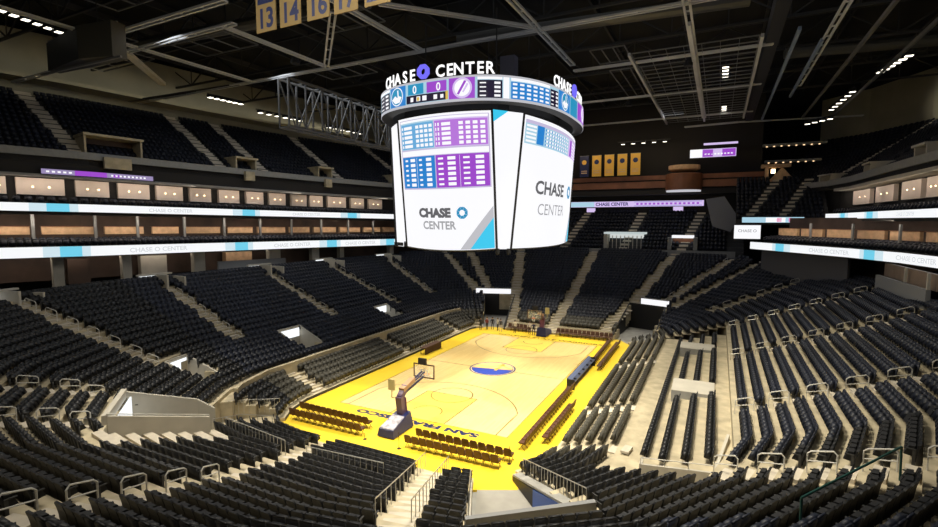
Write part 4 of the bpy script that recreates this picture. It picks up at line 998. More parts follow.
# high entries at the heads of the left aisles
for k, (x, y, rz) in enumerate([(-31.6, -26.6, .38), (-33.0, -13.2, 0), (-32.8, .35, 0), (-32.5, 12.0, 0), (-30.9, 24.8, -.3)]):
    t = thing('aisle_head_entry', (x, y, 8.2), rz, f'small lit doorway at the head of a left aisle, {ordinal(k+1)} from the left', 'doorway', 'lit doorways at the heads of the left aisles')
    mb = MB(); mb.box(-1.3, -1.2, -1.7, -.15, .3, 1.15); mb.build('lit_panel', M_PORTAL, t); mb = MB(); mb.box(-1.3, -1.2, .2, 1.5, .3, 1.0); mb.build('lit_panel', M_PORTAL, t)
    mb = MB(); mb.box(-1.3, .9, -.1, .1, -.6, 1.25); mb.build('cheek_wall', M_CONCW, t); mb = MB(); mb.box(-1.3, 1.4, 1.5, 1.7, -.8, .95); mb.build('cheek_wall', M_CONCW, t)
    mb = MB(); mb.box(-1.5, -1.0, -1.9, 1.7, 1.15, 1.3); mb.build('lintel', M_CONCW, t)
# far openings under lit white signs
for k, (p, q, lab) in enumerate([((-14.6, 26.2), (-9.2, 27.9), 'white lit sign above the dark opening at the far left of the court'), ((10.9, 27.5), (14.6, 26.2), 'white lit sign above the dark opening at the far right of the court')]):
    mb = MB(); mb.wall(p, q, 3.5, 4.3, 3.5, 4.3, .3); o = tag(mb.build('portal_sign', S_WHITE), lab, 'sign')
    mb = MB(); mb.wall(p, q, 4.3, 4.4, 4.3, 4.4, .4); mb.build('sign_cap', M_GREYP, o)
for k, poly in enumerate((HOLES['farL'], HOLES['farR'])):
    mb = MB(); a, b, c, d = poly; mb.wall(a, b, -.1, 3.45, -.1, 3.45, .2); mb.wall(b, c, -.1, 3.4, -.1, .6, .15); mb.wall(d, a, -.1, .6, -.1, 3.4, .15); struct(mb.build('wall_far_opening', M_BLACK))
# white wall boxes on the right platform
for k, (x0, x1, y0, y1, z0, z1) in enumerate([(17.6, 20.5, -6.2, -3.9, 1.4, 2.75), (17.3, 20.4, 7.6, 9.2, 1.4, 2.75)]):
    t = thing('camera_platform', ((x0+x1)/2, (y0+y1)/2, z0), 0, ['pale grey camera platform box between seats on the right platform, nearer one', 'pale grey camera platform box between seats on the right platform, farther one'][k], 'platform')
    hx, hy, hz = (x1-x0)/2, (y1-y0)/2, z1-z0
    mb = MB(); mb.box(-hx, hx, -hy, hy, 0, hz-.25); mb.build('body', M_CONC2, t); mb = MB(); mb.hexa([(-hx, -hy, hz-.25), (hx, -hy, hz-.25), (hx, hy, hz-.25), (-hx, hy, hz-.25)], [(-hx, -hy, hz-.2), (hx, -hy, hz-.2), (hx, hy, hz+.05), (-hx, hy, hz+.05)]); mb.build('top', M_CONCW, t)
mb = MB(); mb.wall((17.1, -18.7), (20.6, -18.6), .9, 2.3, .9, 2.6, .15); mb.wall((17.1, -18.7), (17.0, -17.4), 1.3, 2.3, 1.3, 2.0, .15); mb.wall((20.6, -18.6), (21.3, -14.0), 1.0, 2.6, 2.2, 2.9, .15)
o = tag(mb.build('platform_wall', M_CONCW), 'low cream wall round the near end of the right platform', 'low wall')
mb = cap_rail([(17.1, -18.7, 2.3), (20.6, -18.6, 2.6)], .35, .025, 1.1); mb.build('rail', M_RAILW, o)
t = thing('pipe_barrier', (0, 0, 0), 0, 'dark green pipe barrier across the lower right foreground', 'barrier')
mb = MB(); mb.tube([(22.9, -28.2, 6.9), (26.4, -23.6, 7.3)], .04, 6); mb.tube([(22.9, -28.2, 6.9), (22.9, -28.3, 5.9)], .04, 6); mb.tube([(26.4, -23.6, 7.3), (26.4, -23.7, 6.1)], .04, 6); mb.build('pipe', mat('dark_green_paint', (.01, .06, .05), .4), t)

# ------------------------------------------------------------------ hanging scoreboard
SB = thing('hanging_scoreboard', (0, 0, 0), 0, 'huge white hanging scoreboard with oval ring display over the court', 'scoreboard')
CX, CY = -.1, -.3
EB, ET = [(-4.25, -8.95, 12.95), (4.4, -8.95, 12.95)], [(-4.75, -9.45, 23.9), (4.15, -9.45, 23.9)]
SBt, STp = [(5.4, -8.4, 12.95), (5.4, 8.1, 12.95)], [(6.25, -7.9, 23.7), (6.25, 7.6, 23.7)]
def face_fn(B, T, bulge, nrm, dip=.3):
    B = [Vector(p) for p in B]; T = [Vector(p) for p in T]; nrm = Vector(nrm)
    def f(u, v, lift=0.):
        p = B[0].lerp(B[1], u).lerp(T[0].lerp(T[1], u), v); k = 4*u*(1-u)
        return p+nrm*(bulge*k+lift)+Vector((0, 0, -dip*k*(1-v)))
    return f
FE = face_fn(EB, ET, .75, (0, -1, .05), .25); FS = face_fn(SBt, STp, .9, (1, 0, .08), .2)
FW = face_fn([(2*CX-p[0], p[1]*-1+2*CY, p[2]) for p in SBt], [(2*CX-p[0], -p[1]+2*CY, p[2]) for p in STp], .9, (-1, 0, .08), .2)
FN = face_fn([(2*CX-p[0], -p[1]+2*CY, p[2]) for p in EB], [(2*CX-p[0], -p[1]+2*CY, p[2]) for p in ET], .75, (0, 1, .05), .25)
def face_grid(mb, f, u0, u1, v0, v1, lift, n=14):
    for k in range(n):
        a, b = u0+(u1-u0)*k/n, u0+(u1-u0)*(k+1)/n; mb.quad(f(a, v0, lift), f(b, v0, lift), f(b, v1, lift), f(a, v1, lift))
def face_quad(mb, f, c00, c10, c11, c01, lift, n=10):
    L = lambda a, b, t: (a[0]+(b[0]-a[0])*t, a[1]+(b[1]-a[1])*t)
    for k in range(n):
        for j in range(n):
            q = []
            for s_, t_ in ((k, j), (k+1, j), (k+1, j+1), (k, j+1)):
                p = L(L(c00, c10, s_/n), L(c01, c11, s_/n), t_/n); q.append(f(p[0], p[1], lift))
            mb.quad(*q)
def rect(mb, f, u0, u1, v0, v1, lift): 
    n = max(1, int(abs(u1-u0)*14)); face_grid(mb, f, u0, u1, v0, v1, lift, n)
for nm, f in (('end_screen', FE), ('side_screen', FS), ('side_screen', FW), ('end_screen', FN)):
    mb = MB(); face_grid(mb, f, 0, 1, 0, 1, 0); sc = mb.build(nm, S_WHITE, SB)
    mb = MB()
    for u in (0, 1): mb.tube([f(u, 0, .0), f(u, 1, .0)], .1, 6)
    mb.tube([f(k/12, 0, 0) for k in range(13)], .07, 6); mb.tube([f(k/12, 1, 0) for k in range(13)], .07, 6); mb.build('screen_frame', M_BLACK, sc)
    if f in (FE, FN):
        def tab(name, m, rects, lift):
            mb = MB()
            for r_ in rects: rect(mb, f, *r_, lift)
            return mb.build(name, m, sc)
        tab('lilac_border', S_FRAME, [(.03, .975, .455, .978)], .02)
        tab('blue_panel', S_SKY, [(.04, .445, .755, .965)], .035); tab('purple_panel', S_LAV, [(.45, .965, .755, .965)], .035)
        tab('blue_panel', S_BLUE, [(.04, .44, .465, .70)], .035); tab('purple_panel', S_PURP, [(.45, .965, .465, .70)], .035)
        tab('header', S_WHITE, [(.04, .965, .705, .745)], .04); tab('header', S_WHITE, [(.04, .965, .955, .972)], .04)
        tab('blue_panel', screen('screen_mid_blue', (.14, .40, .70), 1), [(.05, .44, .76, .945)], .037); tab('purple_panel', screen('screen_mid_purple', (.47, .18, .70), 1), [(.455, .96, .76, .945)], .037)
        R1 = []
        for r in range(5):
            v = .77+.034*r
            R1 += [(.055, .07, v, v+.02), (.085, .19, v, v+.022), (.465, .475, v, v+.022), (.49, .505, v, v+.022), (.53, .62, v, v+.022)]
            R1 += [(.235+.052*c, .272+.052*c, v, v+.022) for c in range(4)]+[(.70+.066*c, .742+.066*c, v, v+.022) for c in range(4)]
        R2 = []
        for r in range(6):
            v = .478+.037*r
            R2 += [(.075, .11, v+.004, v+.018), (.145, .205, v, v+.023), (.255, .29, v+.004, v+.018), (.34, .40, v, v+.023), (.475, .53, v+.004, v+.018), (.575, .655, v, v+.023), (.73, .79, v+.004, v+.018), (.845, .92, v, v+.023), (.226, .229, v-.01, v+.029), (.695, .698, v-.01, v+.029)]
        tab('stat_lettering', S_WHITE, R1+R2, .05)
        text_on('lettering', 'CHASE', lambda x, y, l: f(.395+x*.066, .25+y*.062, .05), S_TXTG, sc, .065, 1.25)
        text_on('lettering', 'CENTER', lambda x, y, l: f(.44+x*.0555, .16+y*.058, .05), S_TXTL, sc, .03, 1.25)
        mb = MB()
        for k in range(8):
            a0, a1 = math.pi/4*k-.39, math.pi/4*k+.36
            q = [(.695+rr*math.cos(a)*.058, .278+rr*math.sin(a)*.046) for rr, a in ((1, a0), (1, a1), (.48, a1), (.48, a0))]; mb.quad(*[f(x, y, .05) for x, y in q])
        mb.build('octagon_logo', screen('logo_blue', (.02, .27, .52), 1), sc)
        mb = MB(); face_quad(mb, f, (.66, .01), (.76, .01), (.985, .235), (.985, .32), .03); mb.build('grey_stripe', S_GREY, sc)
        mb = MB(); face_quad(mb, f, (.76, .01), (.985, .01), (.985, .235), (.985, .235), .034); mb.build('cyan_corner', S_CYAN, sc)
    else:
        def tab(name, m, rects, lift):
            mb = MB()
            for r_ in rects: rect(mb, f, *r_, lift)
            return mb.build(name, m, sc)
        tab('blue_panel', S_SKY, [(.02, .66, .79, .965)], .03); tab('purple_panel', S_LAV, [(.66, .97, .79, .965)], .03)
        tab('blue_panel', S_BLUE, [(.14, .22, .80, .94)], .04); tab('purple_panel', S_PURP, [(.70, .76, .80, .94)], .04)
        tab('header', S_FRAME, [(.02, .97, .94, .965)], .04)
        R1 = []; R3 = []
        for r in range(5):
            v = .80+.028*r
            R1 += [(.03, .13, v+.003, v+.018)]+[(.25+.04*c, .275+.04*c, v+.004, v+.018) for c in range(10)]+[(.78+.05*c, .81+.05*c, v+.004, v+.018) for c in range(4)]
            R3 += [(.235+.04*c, .249+.04*c, v+.002, v+.018) for c in range(10)]
        tab('stat_lettering', S_WHITE, R1, .05); tab('stat_lettering', S_BLUE, R3, .045)
        text_on('lettering', 'CHASE', lambda x, y, l: f(.40+x*.088*.95, .43+y*.10, .05), S_TXTG, sc, .03, 1.25)
        text_on('lettering', 'CENTER', lambda x, y, l: f(.44+x*.075*.9, .265+y*.09, .05), S_TXTL, sc, .0, 1.25)
        mb = MB()
        for k in range(8):
            a0, a1 = math.pi/4*k-.39, math.pi/4*k+.36
            q = [(.80+rr*math.cos(a)*.07, .48+rr*math.sin(a)*.062) for rr, a in ((1, a0), (1, a1), (.48, a1), (.48, a0))]; mb.quad(*[f(x, y, .05) for x, y in q])
        mb.build('octagon_logo', MATS['logo_blue'], sc)
        mb = MB(); face_quad(mb, f, (.80, .01), (.88, .01), (.985, .25), (.985, .36), .03); mb.build('grey_stripe', S_GREY, sc)
        mb = MB(); face_quad(mb, f, (.88, .01), (.985, .01), (.985, .25), (.985, .25), .034); mb.build('cyan_corner', S_CYAN, sc)
# narrow corner screens
def mir(p, sx, sy): return ((2*CX-p[0]) if sx else p[0], (2*CY-p[1]) if sy else p[1], p[2])
for sx, sy in ((0, 0), (1, 0), (0, 1), (1, 1)):
    q = [mir(p, sx, sy) for p in (EB[1], SBt[0], STp[0], ET[1])]
    if sx != sy: q = [q[1], q[0], q[3], q[2]]
    mb = MB(); mb.quad(*q); c = mb.build('corner_screen', S_WHITE, SB)
    if not sx and not sy:
        a, b, d = Vector(q[3]), Vector(q[3]).lerp(Vector(q[2]), .5), Vector(q[3]).lerp(Vector(q[0]), .09); o_ = Vector((.03, -.04, .01)); mb = MB(); mb.quad(a+o_, d+o_, b+o_, b+o_); mb.build('cyan_corner', S_CYAN, c)
# underside and core
mb = MB(); mb.prism([(-4.9, -8.9), (4.3, -8.9), (5.3, -8.3), (5.3, 7.7), (4.3, 8.3), (-4.9, 8.3), (-6.1, 7.7), (-6.1, -8.3)], 13.0, 13.3); mb.prism([(-5, -8), (4, -8), (4.6, -7), (4.6, 7), (4, 7.4), (-5, 7.4), (-5.4, 7), (-5.4, -7)], 23.6, 26.0); mb.build('core', M_BLACK, SB)
mb = MB()
for x, y in ((4.4, -8.8), (5.2, -8.4)): mb.lathe([(.16, 12.5), (.2, 12.6), (.2, 13.0)], (x, y, 0), 10)
mb.build('corner_foot', M_BLACK, SB)
# ring
RA, RB, RN = 8.6, 11.0, 2.6
RX = -.4
def ring_pt(ph, grow=0.):
    c, s = math.cos(ph), math.sin(ph)
    return RX+(RA+grow)*math.copysign(abs(c)**(2/RN), c), CY+(RB+grow)*math.copysign(abs(s)**(2/RN), s)
Z0, Z1 = 24.35, 26.3
mb = MB(); K = 160
def ringband(mb, g0, g1, z0, z1, a0=0., a1=2*math.pi, n=K):
    for k in range(n):
        t0, t1 = a0+(a1-a0)*k/n, a0+(a1-a0)*(k+1)/n
        A, B = ring_pt(t0, g1), ring_pt(t1, g1); A2, B2 = ring_pt(t0, g0), ring_pt(t1, g0)
        mb.quad((*A, z0), (*B, z0), (*B, z1), (*A, z1))
        if g0 != g1:
            mb.quad((*B2, z0), (*A2, z0), (*A2, z1), (*B2, z1)); mb.quad((*A, z1), (*B, z1), (*B2, z1), (*A2, z1)); mb.quad((*A2, z0), (*B2, z0), (*B, z0), (*A, z0))
ringband(mb, -.9, 0, Z0, Z1); ring = mb.build('ring_display', M_BLACK, SB)
mb = MB(); ringband(mb, .005, .03, Z0+.02, Z0+.22); ringband(mb, .005, .03, Z1-.16, Z1); mb.build('ring_trim', S_GREY, ring)
mb = MB(); ringband(mb, .02, .02, Z0+.2, Z1-.14); mb.build('ring_screen', S_SKY, ring)
def dg(a): return math.radians(a)
def rr(name, m, items, lift):
    mb = MB()
    for a0, a1, v0, v1 in items:
        H0 = Z0+.22; HH = Z1-.16-H0
        ringband(mb, lift, lift, H0+v0*HH, H0+v1*HH, dg(a0), dg(a1), max(2, int(abs(a1-a0)/2.5)))
    return mb.build(name, m, ring)
for off in (0, 180):
    A_ = lambda items: [(a+off, b+off, c, d) for a, b, c, d in items]
    def rr1(nm_, m_, items_, l_):
        for it in items_: rr(nm_, m_, [it], l_)
    rr1('black_stats', S_DARK, A_([(-131, -114, 0, .85), (-69, -55.5, 0, .85), (-100, -84, .02, .42), (-23.5, -16.5, 0, .86)]), .04)
    rr1('blue_panel', S_BLUE, A_([(-113, -100.5, 0, 1), (-50.5, -24, 0, .82), (-16, -4.5, 0, 1)]), .04)
    rr1('blue_panel', S_TEAL, A_([(-99, -91.6, .45, .97), (-4, 2, 0, 1)]), .042)
    rr1('purple_panel', S_PURP, A_([(-90.6, -84, .45, .97), (-83, -70.3, 0, 1), (2.5, 20, 0, 1)]), .042)
    rr1('white_block', S_WHITE, A_([(-55, -51.5, 0, 1), (-131, -114, .88, 1), (-69, -55.5, .88, 1), (-50.5, -24, .86, 1)]), .043)
    W = []
    for r in range(4):
        v = .06+.2*r
        W += [(-119.5, -115.5, v, v+.11), (-128, -122, v+.02, v+.08), (-67.8, -64.5, v+.02, v+.08), (-60, -56.6, v, v+.11), (-22.8, -20.8, v+.02, v+.08), (-18.8, -17, v, v+.11)]
        W += [(-49.5+4.4*c, -46.8+4.4*c, v, v+.1) for c in range(6)]
    W += [(-97.5, -96, .1, .32), (-94.5, -92.8, .1, .34), (-92, -90.6, .1, .34), (-89, -87.8, .1, .32), (-86.6, -85.3, .12, .3)]
    rr('stat_lettering', S_WHITE, A_(W), .055)
    rr('amber_mark', S_GOLDL, A_([(-94.3, -93.2, .12, .3), (-84.4, -83.3, .02, .44)]), .058)
    for ph, body, m in ((-95.3, '0', S_WHITE), (-87.3, '0', S_WHITE)):
        def fm(x, y, l, ph=ph):
            H0 = Z0+.22; HH = Z1-.16-H0; px, py = ring_pt(dg(ph+off)); qx, qy = ring_pt(dg(ph+off+.5)); tt = Vector((qx-px, qy-py)).normalized(); nn = Vector((tt.y, -tt.x)); p = Vector((px, py))+tt*x*.55+nn*.08
            return (p.x, p.y, H0+.5*HH+y*.6)
        text_on('score', body, fm, m, ring, .02, 1)
    def ring_disc(name, ph, r, v, m, lift, squash=1., n=24, prof=None):
        px, py = ring_pt(dg(ph+off)); qx, qy = ring_pt(dg(ph+off+.4)); tt = Vector((qx-px, qy-py)).normalized(); nn = Vector((tt.y, -tt.x)); zc = Z0+.22+v*(Z1-.38-Z0)
        mb = MB(); pts = prof or [(r*math.cos(2*math.pi*k/n), r*math.sin(2*math.pi*k/n)) for k in range(n)]
        mb.v = [(px+tt.x*a+nn.x*lift, py+tt.y*a+nn.y*lift, zc+b) for a, b in pts]; mb.f = [tuple(range(len(pts)))]; mb.m = [0]; return mb.build(name, m, ring)
    for ph in (-106.5, -10.2):
        ring_disc('round_emblem', ph, .74, .5, S_WHITE, .09); ring_disc('round_emblem', ph, .66, .5, S_TEAL, .10)
        ring_disc('emblem_mark', ph, 0, .5, S_WHITE, .11, prof=[(-.6, -.2), (-.2, -.55), (.35, -.5), (.6, -.1), (.3, .02), (.05, -.1), (-.2, .1)]); ring_disc('emblem_mark', ph, 0, .5, S_WHITE, .11, prof=[(.1, -.1), (.25, -.05), (.2, .5), (.05, .5)])
    for ph in (-76.6, 11):
        ring_disc('round_emblem', ph, .78, .5, S_LAV, .09); ring_disc('round_emblem', ph, .62, .5, S_WHITE, .10)
        ring_disc('emblem_mark', ph, 0, .5, S_PURP, .11, prof=[(-.42, -.42), (-.26, -.5), (.35, .5), (.15, .55)]); ring_disc('emblem_mark', ph, 0, .5, S_LAV, .11, prof=[(.0, -.3), (.12, -.35), (.5, .25), (.38, .35)])
# free-standing sign letters on the ring
def ring_sign(ph0, body, step_scale, H, logo_after):
    arc_s = []; phs = [dg(ph0+k*.25) for k in range(400)]; s = 0; prev = ring_pt(phs[0], -.25); tabl = [(0, phs[0])]
    for p in phs[1:]:
        c = ring_pt(p, -.25); s += math.hypot(c[0]-prev[0], c[1]-prev[1]); prev = c; tabl.append((s, p))
    def at(s):
        for (s0, p0), (s1, p1) in zip(tabl, tabl[1:]):
            if s0 <= s <= s1: ph = p0+(p1-p0)*(s-s0)/(s1-s0); return ph
        return tabl[-1][1]
    pos = 0; n = 0
    for ch in body:
        if ch == 'O' and n == logo_after:
            pass
        ph = at(pos+H*.45); px, py = ring_pt(ph, -.2); qx, qy = ring_pt(ph+.01, -.2); tt = Vector((qx-px, qy-py)).normalized(); nn = Vector((tt.y, -tt.x))
        if ch == '@':
            pos += H*.28; ph = at(pos+H*.6); px, py = ring_pt(ph, -.2); qx, qy = ring_pt(ph+.01, -.2); tt = Vector((qx-px, qy-py)).normalized(); nn = Vector((tt.y, -tt.x))
            mb = MB()
            for k in range(8):
                a0, a1 = math.pi/4*k-.39, math.pi/4*k+.39
                loop = [(.66*H*math.cos(a), .66*H*math.sin(a)) for a in (a0, a1)]+[(.27*H*math.cos(a), .3*H*math.sin(a)) for a in (a1, a0)]
                mb.hexa([(px+tt.x*a, py+tt.y*a, Z1+.15+H*.62+b) for a, b in loop], [(px+tt.x*a+nn.x*.2, py+tt.y*a+nn.y*.2, Z1+.15+H*.62+b) for a, b in loop])
            mb.build('sign_logo', S_VIO, SB); pos += H*1.55; n += 1; continue
        if ch == ' ': pos += H*.3; n += 1; continue
        wd_ = {'C': .86, 'H': .92, 'A': .95, 'S': .84, 'E': .76, 'N': .95, 'T': .82, 'R': .86}[ch]
        def fm(x, y, l): return (px+tt.x*x*H+nn.x*l, py+tt.y*x*H+nn.y*l, Z1+.15+y*H)
        text_on('sign_letter', ch, fm, S_LET, SB, .018, .92, .06)
        pos += H*(wd_*.96+.10); n += 1
ring_sign(-123, 'CHASE@ CENTER', 1, .88, 5)
ring_sign(-19, 'CHASE@ CENTER', 1, .88, 5)
mb = MB()
for x, y in ((-4, -6), (3, -6), (-4, 5), (3, 5)): mb.tube([(x, y, 26), (x, y, 33)], .06, 5)
mb.build('hoist_cable_lattice', M_TRUSSD, SB)
mb = MB(); mb.box(1.6, 3.0, -2, -1, 28.4, 30.4); mb.build('hoist_motor', mat('hoist_grey', (.08, .08, .12), .5), SB)

# ------------------------------------------------------------------ roof, trusses, lamps, banners, speaker
mb = MB(); mb.box(-62, 75, -40, 81, 38.0, 38.3); struct(mb.build('ceiling', M_ROOF))
mb = MB(); mb.box(-61, -60, -40, 62, 0, 38); mb.box(60, 61, -40, 62, 0, 38); struct(mb.build('wall_outer', M_DARK))
def truss(name, a, b, depth, m, r=.16, seg=4.5, label=None, wide=0):
    a, b = Vector(a), Vector(b); d = b-a; n = max(2, int(d.length/seg)); mb = MB(); up = Vector((0, 0, depth)); side = Vector((-d.y, d.x, 0)).normalized()*wide
    for o_ in ([side*0] if not wide else [side, -side]):
        mb.bar(a+o_, b+o_, r*1.5, r*1.5); mb.bar(a+up+o_, b+up+o_, r*1.4, r*1.4)
        for k in range(n):
            p, q = a.lerp(b, k/n)+o_, a.lerp(b, (k+1)/n)+o_; mb.bar(p, q+up if k % 2 == 0 else q, r*.8, r*.8) if k % 2 == 0 else mb.bar(p+up, q, r*.8, r*.8)
            mb.bar(q, q+up, r*.6, r*.6)
    if wide:
        for k in range(n+1):
            p = a.lerp(b, k/n); mb.bar(p+side, p-side, r*.7, r*.7)
    o = struct(mb.build(name, m)); o['label'] = label or 'grey steel roof truss'
    return o
def twin_chord(p, q, gap=.42, r=.11, m=None, label=None):
    p, q = Vector(p), Vector(q); d = (q-p).normalized(); n = Vector((-d.y, d.x, 0))*gap/2; mb = MB()
    mb.bar(p+n, q+n, r*1.5, r*1.5); mb.bar(p-n, q-n, r*1.5, r*1.5); k = max(2, int((q-p).length/2.4))
    for i in range(k+1): c = p.lerp(q, i/k); mb.bar(c+n, c-n, r, r)
    o = struct(mb.build('rigging_beam', m or M_CHORD)); o['label'] = label or 'pale steel rigging bar of the grid under the roof'
M_CHORD = mat('pale_rigging_steel', (.56, .57, .58), .45, .2, noise=.15, nscale=.4)
for y, x0, x1 in ((-5, -52, 46), (-17.3, -52, -15), (-20.4, -27, -12), (7.5, 6, 24), (22, -30, 24), (38, -30, 24)): twin_chord((x0, y, 31), (x1, y, 31))
for x, y0, y1 in ((-27.8, -30, -5), (-16.3, -17.3, -5), (-5, -30, -5), (6.4, -26, 5.5), (17.6, -30, 40), (28, -20, 25)): twin_chord((x, y0, 31), (x, y1, 31))
twin_chord((-16.6, -5.2, 31), (-6.5, -15.3, 31)); twin_chord((-2.4, -15, 31), (6.2, -5.6, 31)); twin_chord((-30, -17.3, 31), (-37, -9.6, 30.8), .35, .22, M_CONCW, 'broad cream rigging bar at upper left')
twin_chord((-50, -6, 31), (-30, -5, 31), .3, .1, M_TRUSSD, 'dark rigging bar at upper left')
for k, y in enumerate((-30, -20, -10, 0, 10, 20, 30, 40)):
    truss('truss_beam', (-56, y, 34), (56, y, 34), 3.2, M_TRUSSD, .16, 5, 'dark steel roof truss')
for x in range(-48, 50, 8):
    mb = MB(); mb.bar((x, -38, 37.2), (x, 56, 37.2), .25, .6); struct(mb.build('purlin_beam', M_TRUSSD))
for k, (x0, x1, y0, y1) in enumerate([(-46, -36, -14, -11), (-40, -32, -19, -15), (-30, -22, -13, -9), (-26, -18, -24, -20), (-14, -7, -12, -8), (-24, -17, 0, 4), (7.5, 11, 8, 13), (8, 11.5, 16, 30)]):
    mb = MB()
    mb.bar((x0, y0, 33), (x1, y0, 33), .12, .12); mb.bar((x0, y1, 33), (x1, y1, 33), .12, .12)
    for j in range(4): x = x0+(x1-x0)*j/3; mb.bar((x, y0, 33), (x, y1, 33), .1, .1)
    struct(mb.build('rigging_beam', M_TRUSS))['label'] = 'small rigging frame under the roof'
# lattice gantry left of the scoreboard
for xx in (-22.6, -21.2):
    mb = MB(); y0, y1, zb_, zt_ = -6, 24, 25.3, 30.4; n = 12
    mb.bar((xx, y0, zb_), (xx, y1, zb_), .22, .22); mb.bar((xx, y0, zt_), (xx, y1, zt_), .22, .22)
    for k in range(n+1):
        y = y0+(y1-y0)*k/n; mb.bar((xx, y, zb_), (xx, y, zt_), .16, .16)
        if k < n: mb.bar((xx, y, zt_ if k % 2 == 0 else zb_), (xx, y+(y1-y0)/n, zb_ if k % 2 == 0 else zt_), .13, .13)
        if xx < -22: mb.bar((xx, y, zb_), (xx+1.4, y, zb_), .1, .1); mb.bar((xx, y, zt_), (xx+1.4, y, zt_), .1, .1)
    struct(mb.build('truss_beam', mat('gantry_steel', (.11, .11, .11), .5, .3)))['label'] = 'deep grey lattice gantry left of the scoreboard'
# wire grid deck right of the scoreboard
mb = MB()
for k in range(8): x = 12.3+1.5*k; mb.bar((x, 4.6, 31.0), (x, 42, 31.0), .05, .05)
for k in range(25): y = 4.6+1.55*k; mb.bar((12.0, y, 31.0), (23.0, y, 31.0), .09, .09)
struct(mb.build('grid_ceiling', M_TRUSS))['label'] = 'wire grid deck hung under the roof right of the scoreboard'
for x, y0, y1, m in ((12.1, 4.4, 42, M_CHORD), (17.6, -1, 42, M_CHORD), (23.0, 4.4, 42, M_CHORD), (25.6, 4, 45, M_BLUEB), (27.7, 8, 30, M_BLUEB), (31, 0, 46, M_TRUSS), (35, 4, 46, M_TRUSS)):
    mb = MB(); mb.bar((x, y0, 30.9), (x, y1, 30.9), .24, .3); struct(mb.build('catwalk_beam', m))['label'] = 'long catwalk beam under the roof at right'
mb = MB(); mb.bar((23.9, -6, 31.6), (23.9, 46, 31.6), 1.0, 1.2); struct(mb.build('catwalk_beam', M_BLACK))['label'] = 'broad black catwalk under the roof at right'
twin_chord((14.5, 47, 31), (22.4, 46.2, 31), .6, .12); twin_chord((22.4, 46.2, 31), (39, 49, 31), .5, .1)
for k, (x0, x1, y, z) in enumerate([(-44, -8, -26, 34), (-40, -8, -12, 34.5), (-6, 22, 4, 35), (26, 44, 20, 33.5)]):
    mb = MB(); mb.tube([(x0, y, z), (x1, y+3, z)], .6, 12); o = tag(mb.build('air_duct', M_DUCT), ['round air duct under the roof at upper left', 'round air duct behind the hanging number banners', 'round air duct above the scoreboard', 'round air duct under the roof at right'][k], 'duct')
# small downlights under the far right soffits
for r_, (z, y, x0, n) in enumerate(((24.9, 53.2, 27.4, 7), (27.6, 53.0, 27.0, 8))):
    for k in range(n):
        mb = MB(); mb.lathe([(.12, 0), (.14, .06), (.14, .14)], (0, 0, 0), 8); o = mb.build('downlight', screen('dim_warm_lamp', (1, .66, .36), 1.6)); o.location = (x0+1.05*k, y, z)
        tag(o, f'tiny warm downlight in the {["lower", "upper"][r_]} row at the far right corner, {ordinal(k+1)} from the left', 'downlight', 'downlights at the far right corner')
    mb = MB(); mb.box(x0-.6, x0+1.05*n, y-.25, y+1.2, z+.14, z+.5); struct(mb.build('ceiling_soffit_corner', M_GREYP))
# lamp bars
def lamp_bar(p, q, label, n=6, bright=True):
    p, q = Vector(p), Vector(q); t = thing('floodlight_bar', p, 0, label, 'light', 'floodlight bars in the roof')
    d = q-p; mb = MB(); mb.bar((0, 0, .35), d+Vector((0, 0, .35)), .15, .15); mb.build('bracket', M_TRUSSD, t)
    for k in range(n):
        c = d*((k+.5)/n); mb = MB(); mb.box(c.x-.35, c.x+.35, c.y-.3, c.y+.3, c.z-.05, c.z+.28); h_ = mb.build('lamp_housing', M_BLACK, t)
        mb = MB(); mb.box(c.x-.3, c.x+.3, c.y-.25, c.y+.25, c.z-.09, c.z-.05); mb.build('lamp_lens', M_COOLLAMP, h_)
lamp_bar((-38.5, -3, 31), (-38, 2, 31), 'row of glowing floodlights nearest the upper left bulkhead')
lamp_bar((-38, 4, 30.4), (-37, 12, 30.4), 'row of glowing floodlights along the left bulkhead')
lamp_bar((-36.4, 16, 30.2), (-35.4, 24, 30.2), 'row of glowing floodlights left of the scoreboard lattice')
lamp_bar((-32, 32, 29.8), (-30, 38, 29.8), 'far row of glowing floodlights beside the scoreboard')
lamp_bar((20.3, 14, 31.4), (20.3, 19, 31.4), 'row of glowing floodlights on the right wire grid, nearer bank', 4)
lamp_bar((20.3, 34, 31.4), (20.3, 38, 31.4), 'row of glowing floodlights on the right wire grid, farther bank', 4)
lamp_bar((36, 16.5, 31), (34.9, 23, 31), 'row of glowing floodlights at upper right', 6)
lamp_bar((-34.5, -25, 33), (-36.3, -18.5, 33), 'row of lamps standing in for a lit duct, upper left roof corner', 7)  # lamp row added in place of a lit duct under the roof
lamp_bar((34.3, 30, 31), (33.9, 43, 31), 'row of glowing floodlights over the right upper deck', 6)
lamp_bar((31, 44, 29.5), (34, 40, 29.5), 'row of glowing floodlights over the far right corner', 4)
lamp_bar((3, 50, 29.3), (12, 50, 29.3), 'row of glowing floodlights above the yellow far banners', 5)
for k, p in enumerate(FLOODS):
    t = thing('floodlight', p, 0, f'black floodlight under the roof truss over the {["left near", "left far", "right near", "right far", "near left corner", "near right corner", "far left", "far right"][k]} side of the court', 'light', 'floodlights over the court')
    mb = MB(); mb.lathe([(.42, 0), (.42, .3), (.3, .34), (.3, .7), (.2, .9)], (0, 0, 0), 14); mb.build('housing', M_BLACK, t); mb = MB(); mb.lathe([(.2, .35), (.2, .38)], (0, 0, 0), 14); mb.build('lens', M_COOLLAMP, t)
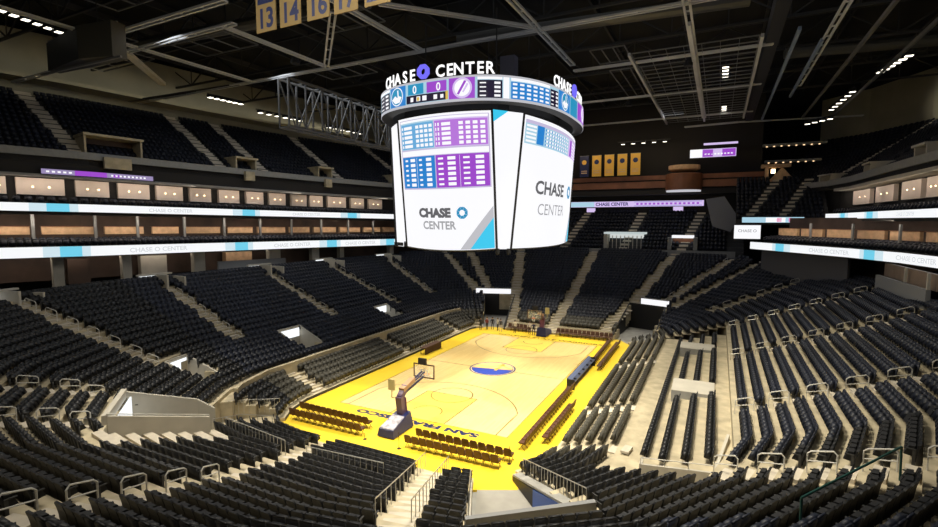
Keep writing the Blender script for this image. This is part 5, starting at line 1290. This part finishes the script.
# hanging number banners
for k, num in enumerate(('13', '14', '16', '17', '24')):
    a = Vector((-3.5+1.52*k*1.08, -25.0+.0*k)); mb = MB(); mb.box(-.76, .76, -.03, .03, -1.95, 0); o = mb.build('number_banner', mat('banner_ochre', (.30, .21, .085), .85)); o.location = ((-2.7, -.85, 1.15, 3.0, 4.97)[k], a.y, 27.75)
    tag(o, f'ochre hanging banner with the dark number {num}', 'banner', 'retired number banners under the roof')
    text_on('number', num, lambda x, y, l: (x*.95, -.035, -1.72+y*1.02), M_NAVY, o, .03, .95)
    mb = MB(); mb.box(-.6, .6, -.036, -.031, -.45, -.15); mb.build('name_band', M_NAVY, o)
    mb = MB(); mb.box(-.72, .72, -.04, .04, 0, .06); mb.build('rod', M_TRUSS, o)
    mb = MB(); mb.tube([(-.5, 0, .05), (-.5, 0, 3.3)], .012, 4); mb.tube([(.5, 0, .05), (.5, 0, 3.3)], .012, 4); mb.build('cord', M_TRUSSD, o)
# big dark board hanging at upper left
t = thing('hanging_board', (-28.8, -22, 29.8), 0, 'large black board hanging on a frame at upper left', 'board')
mb = MB(); mb.hexa([(-5.4, .3, -1.1), (1.6, -.6, -1.3), (1.6, 1.2, -1.3), (-5.4, 1.2, -1.1)], [(-5.4, .3, 1.3), (1.6, -.6, 1.35), (1.6, 1.2, 1.35), (-5.4, 1.2, 1.3)]); mb.build('panel', M_BLACK, t)
mb = MB(); mb.hexa([(1.62, -.6, -1.3), (5.2, .1, -1.4), (5.2, 1.2, -1.4), (1.62, 1.2, -1.3)], [(1.62, -.6, 1.35), (5.2, .1, 1.4), (5.2, 1.2, 1.4), (1.62, 1.2, 1.35)]); mb.build('side_panel', mat('olive_lit_face', (.055, .05, .035), .7), t)  # lighter olive puts the light on this face into its colour
mb = MB(); mb.bar((-6.4, 0.2, -1.35), (6.2, .2, -1.55), .15, .15); mb.bar((-5.4, .6, 1.35), (5.2, .6, 1.45), .12, .12); mb.build('frame', M_TRUSS, t)
mb = MB()
for x in (-3.5, 3.5): mb.tube([(x, 0, 1.3), (x, 0, 5)], .04, 5)
mb.build('hanger', M_TRUSSD, t)
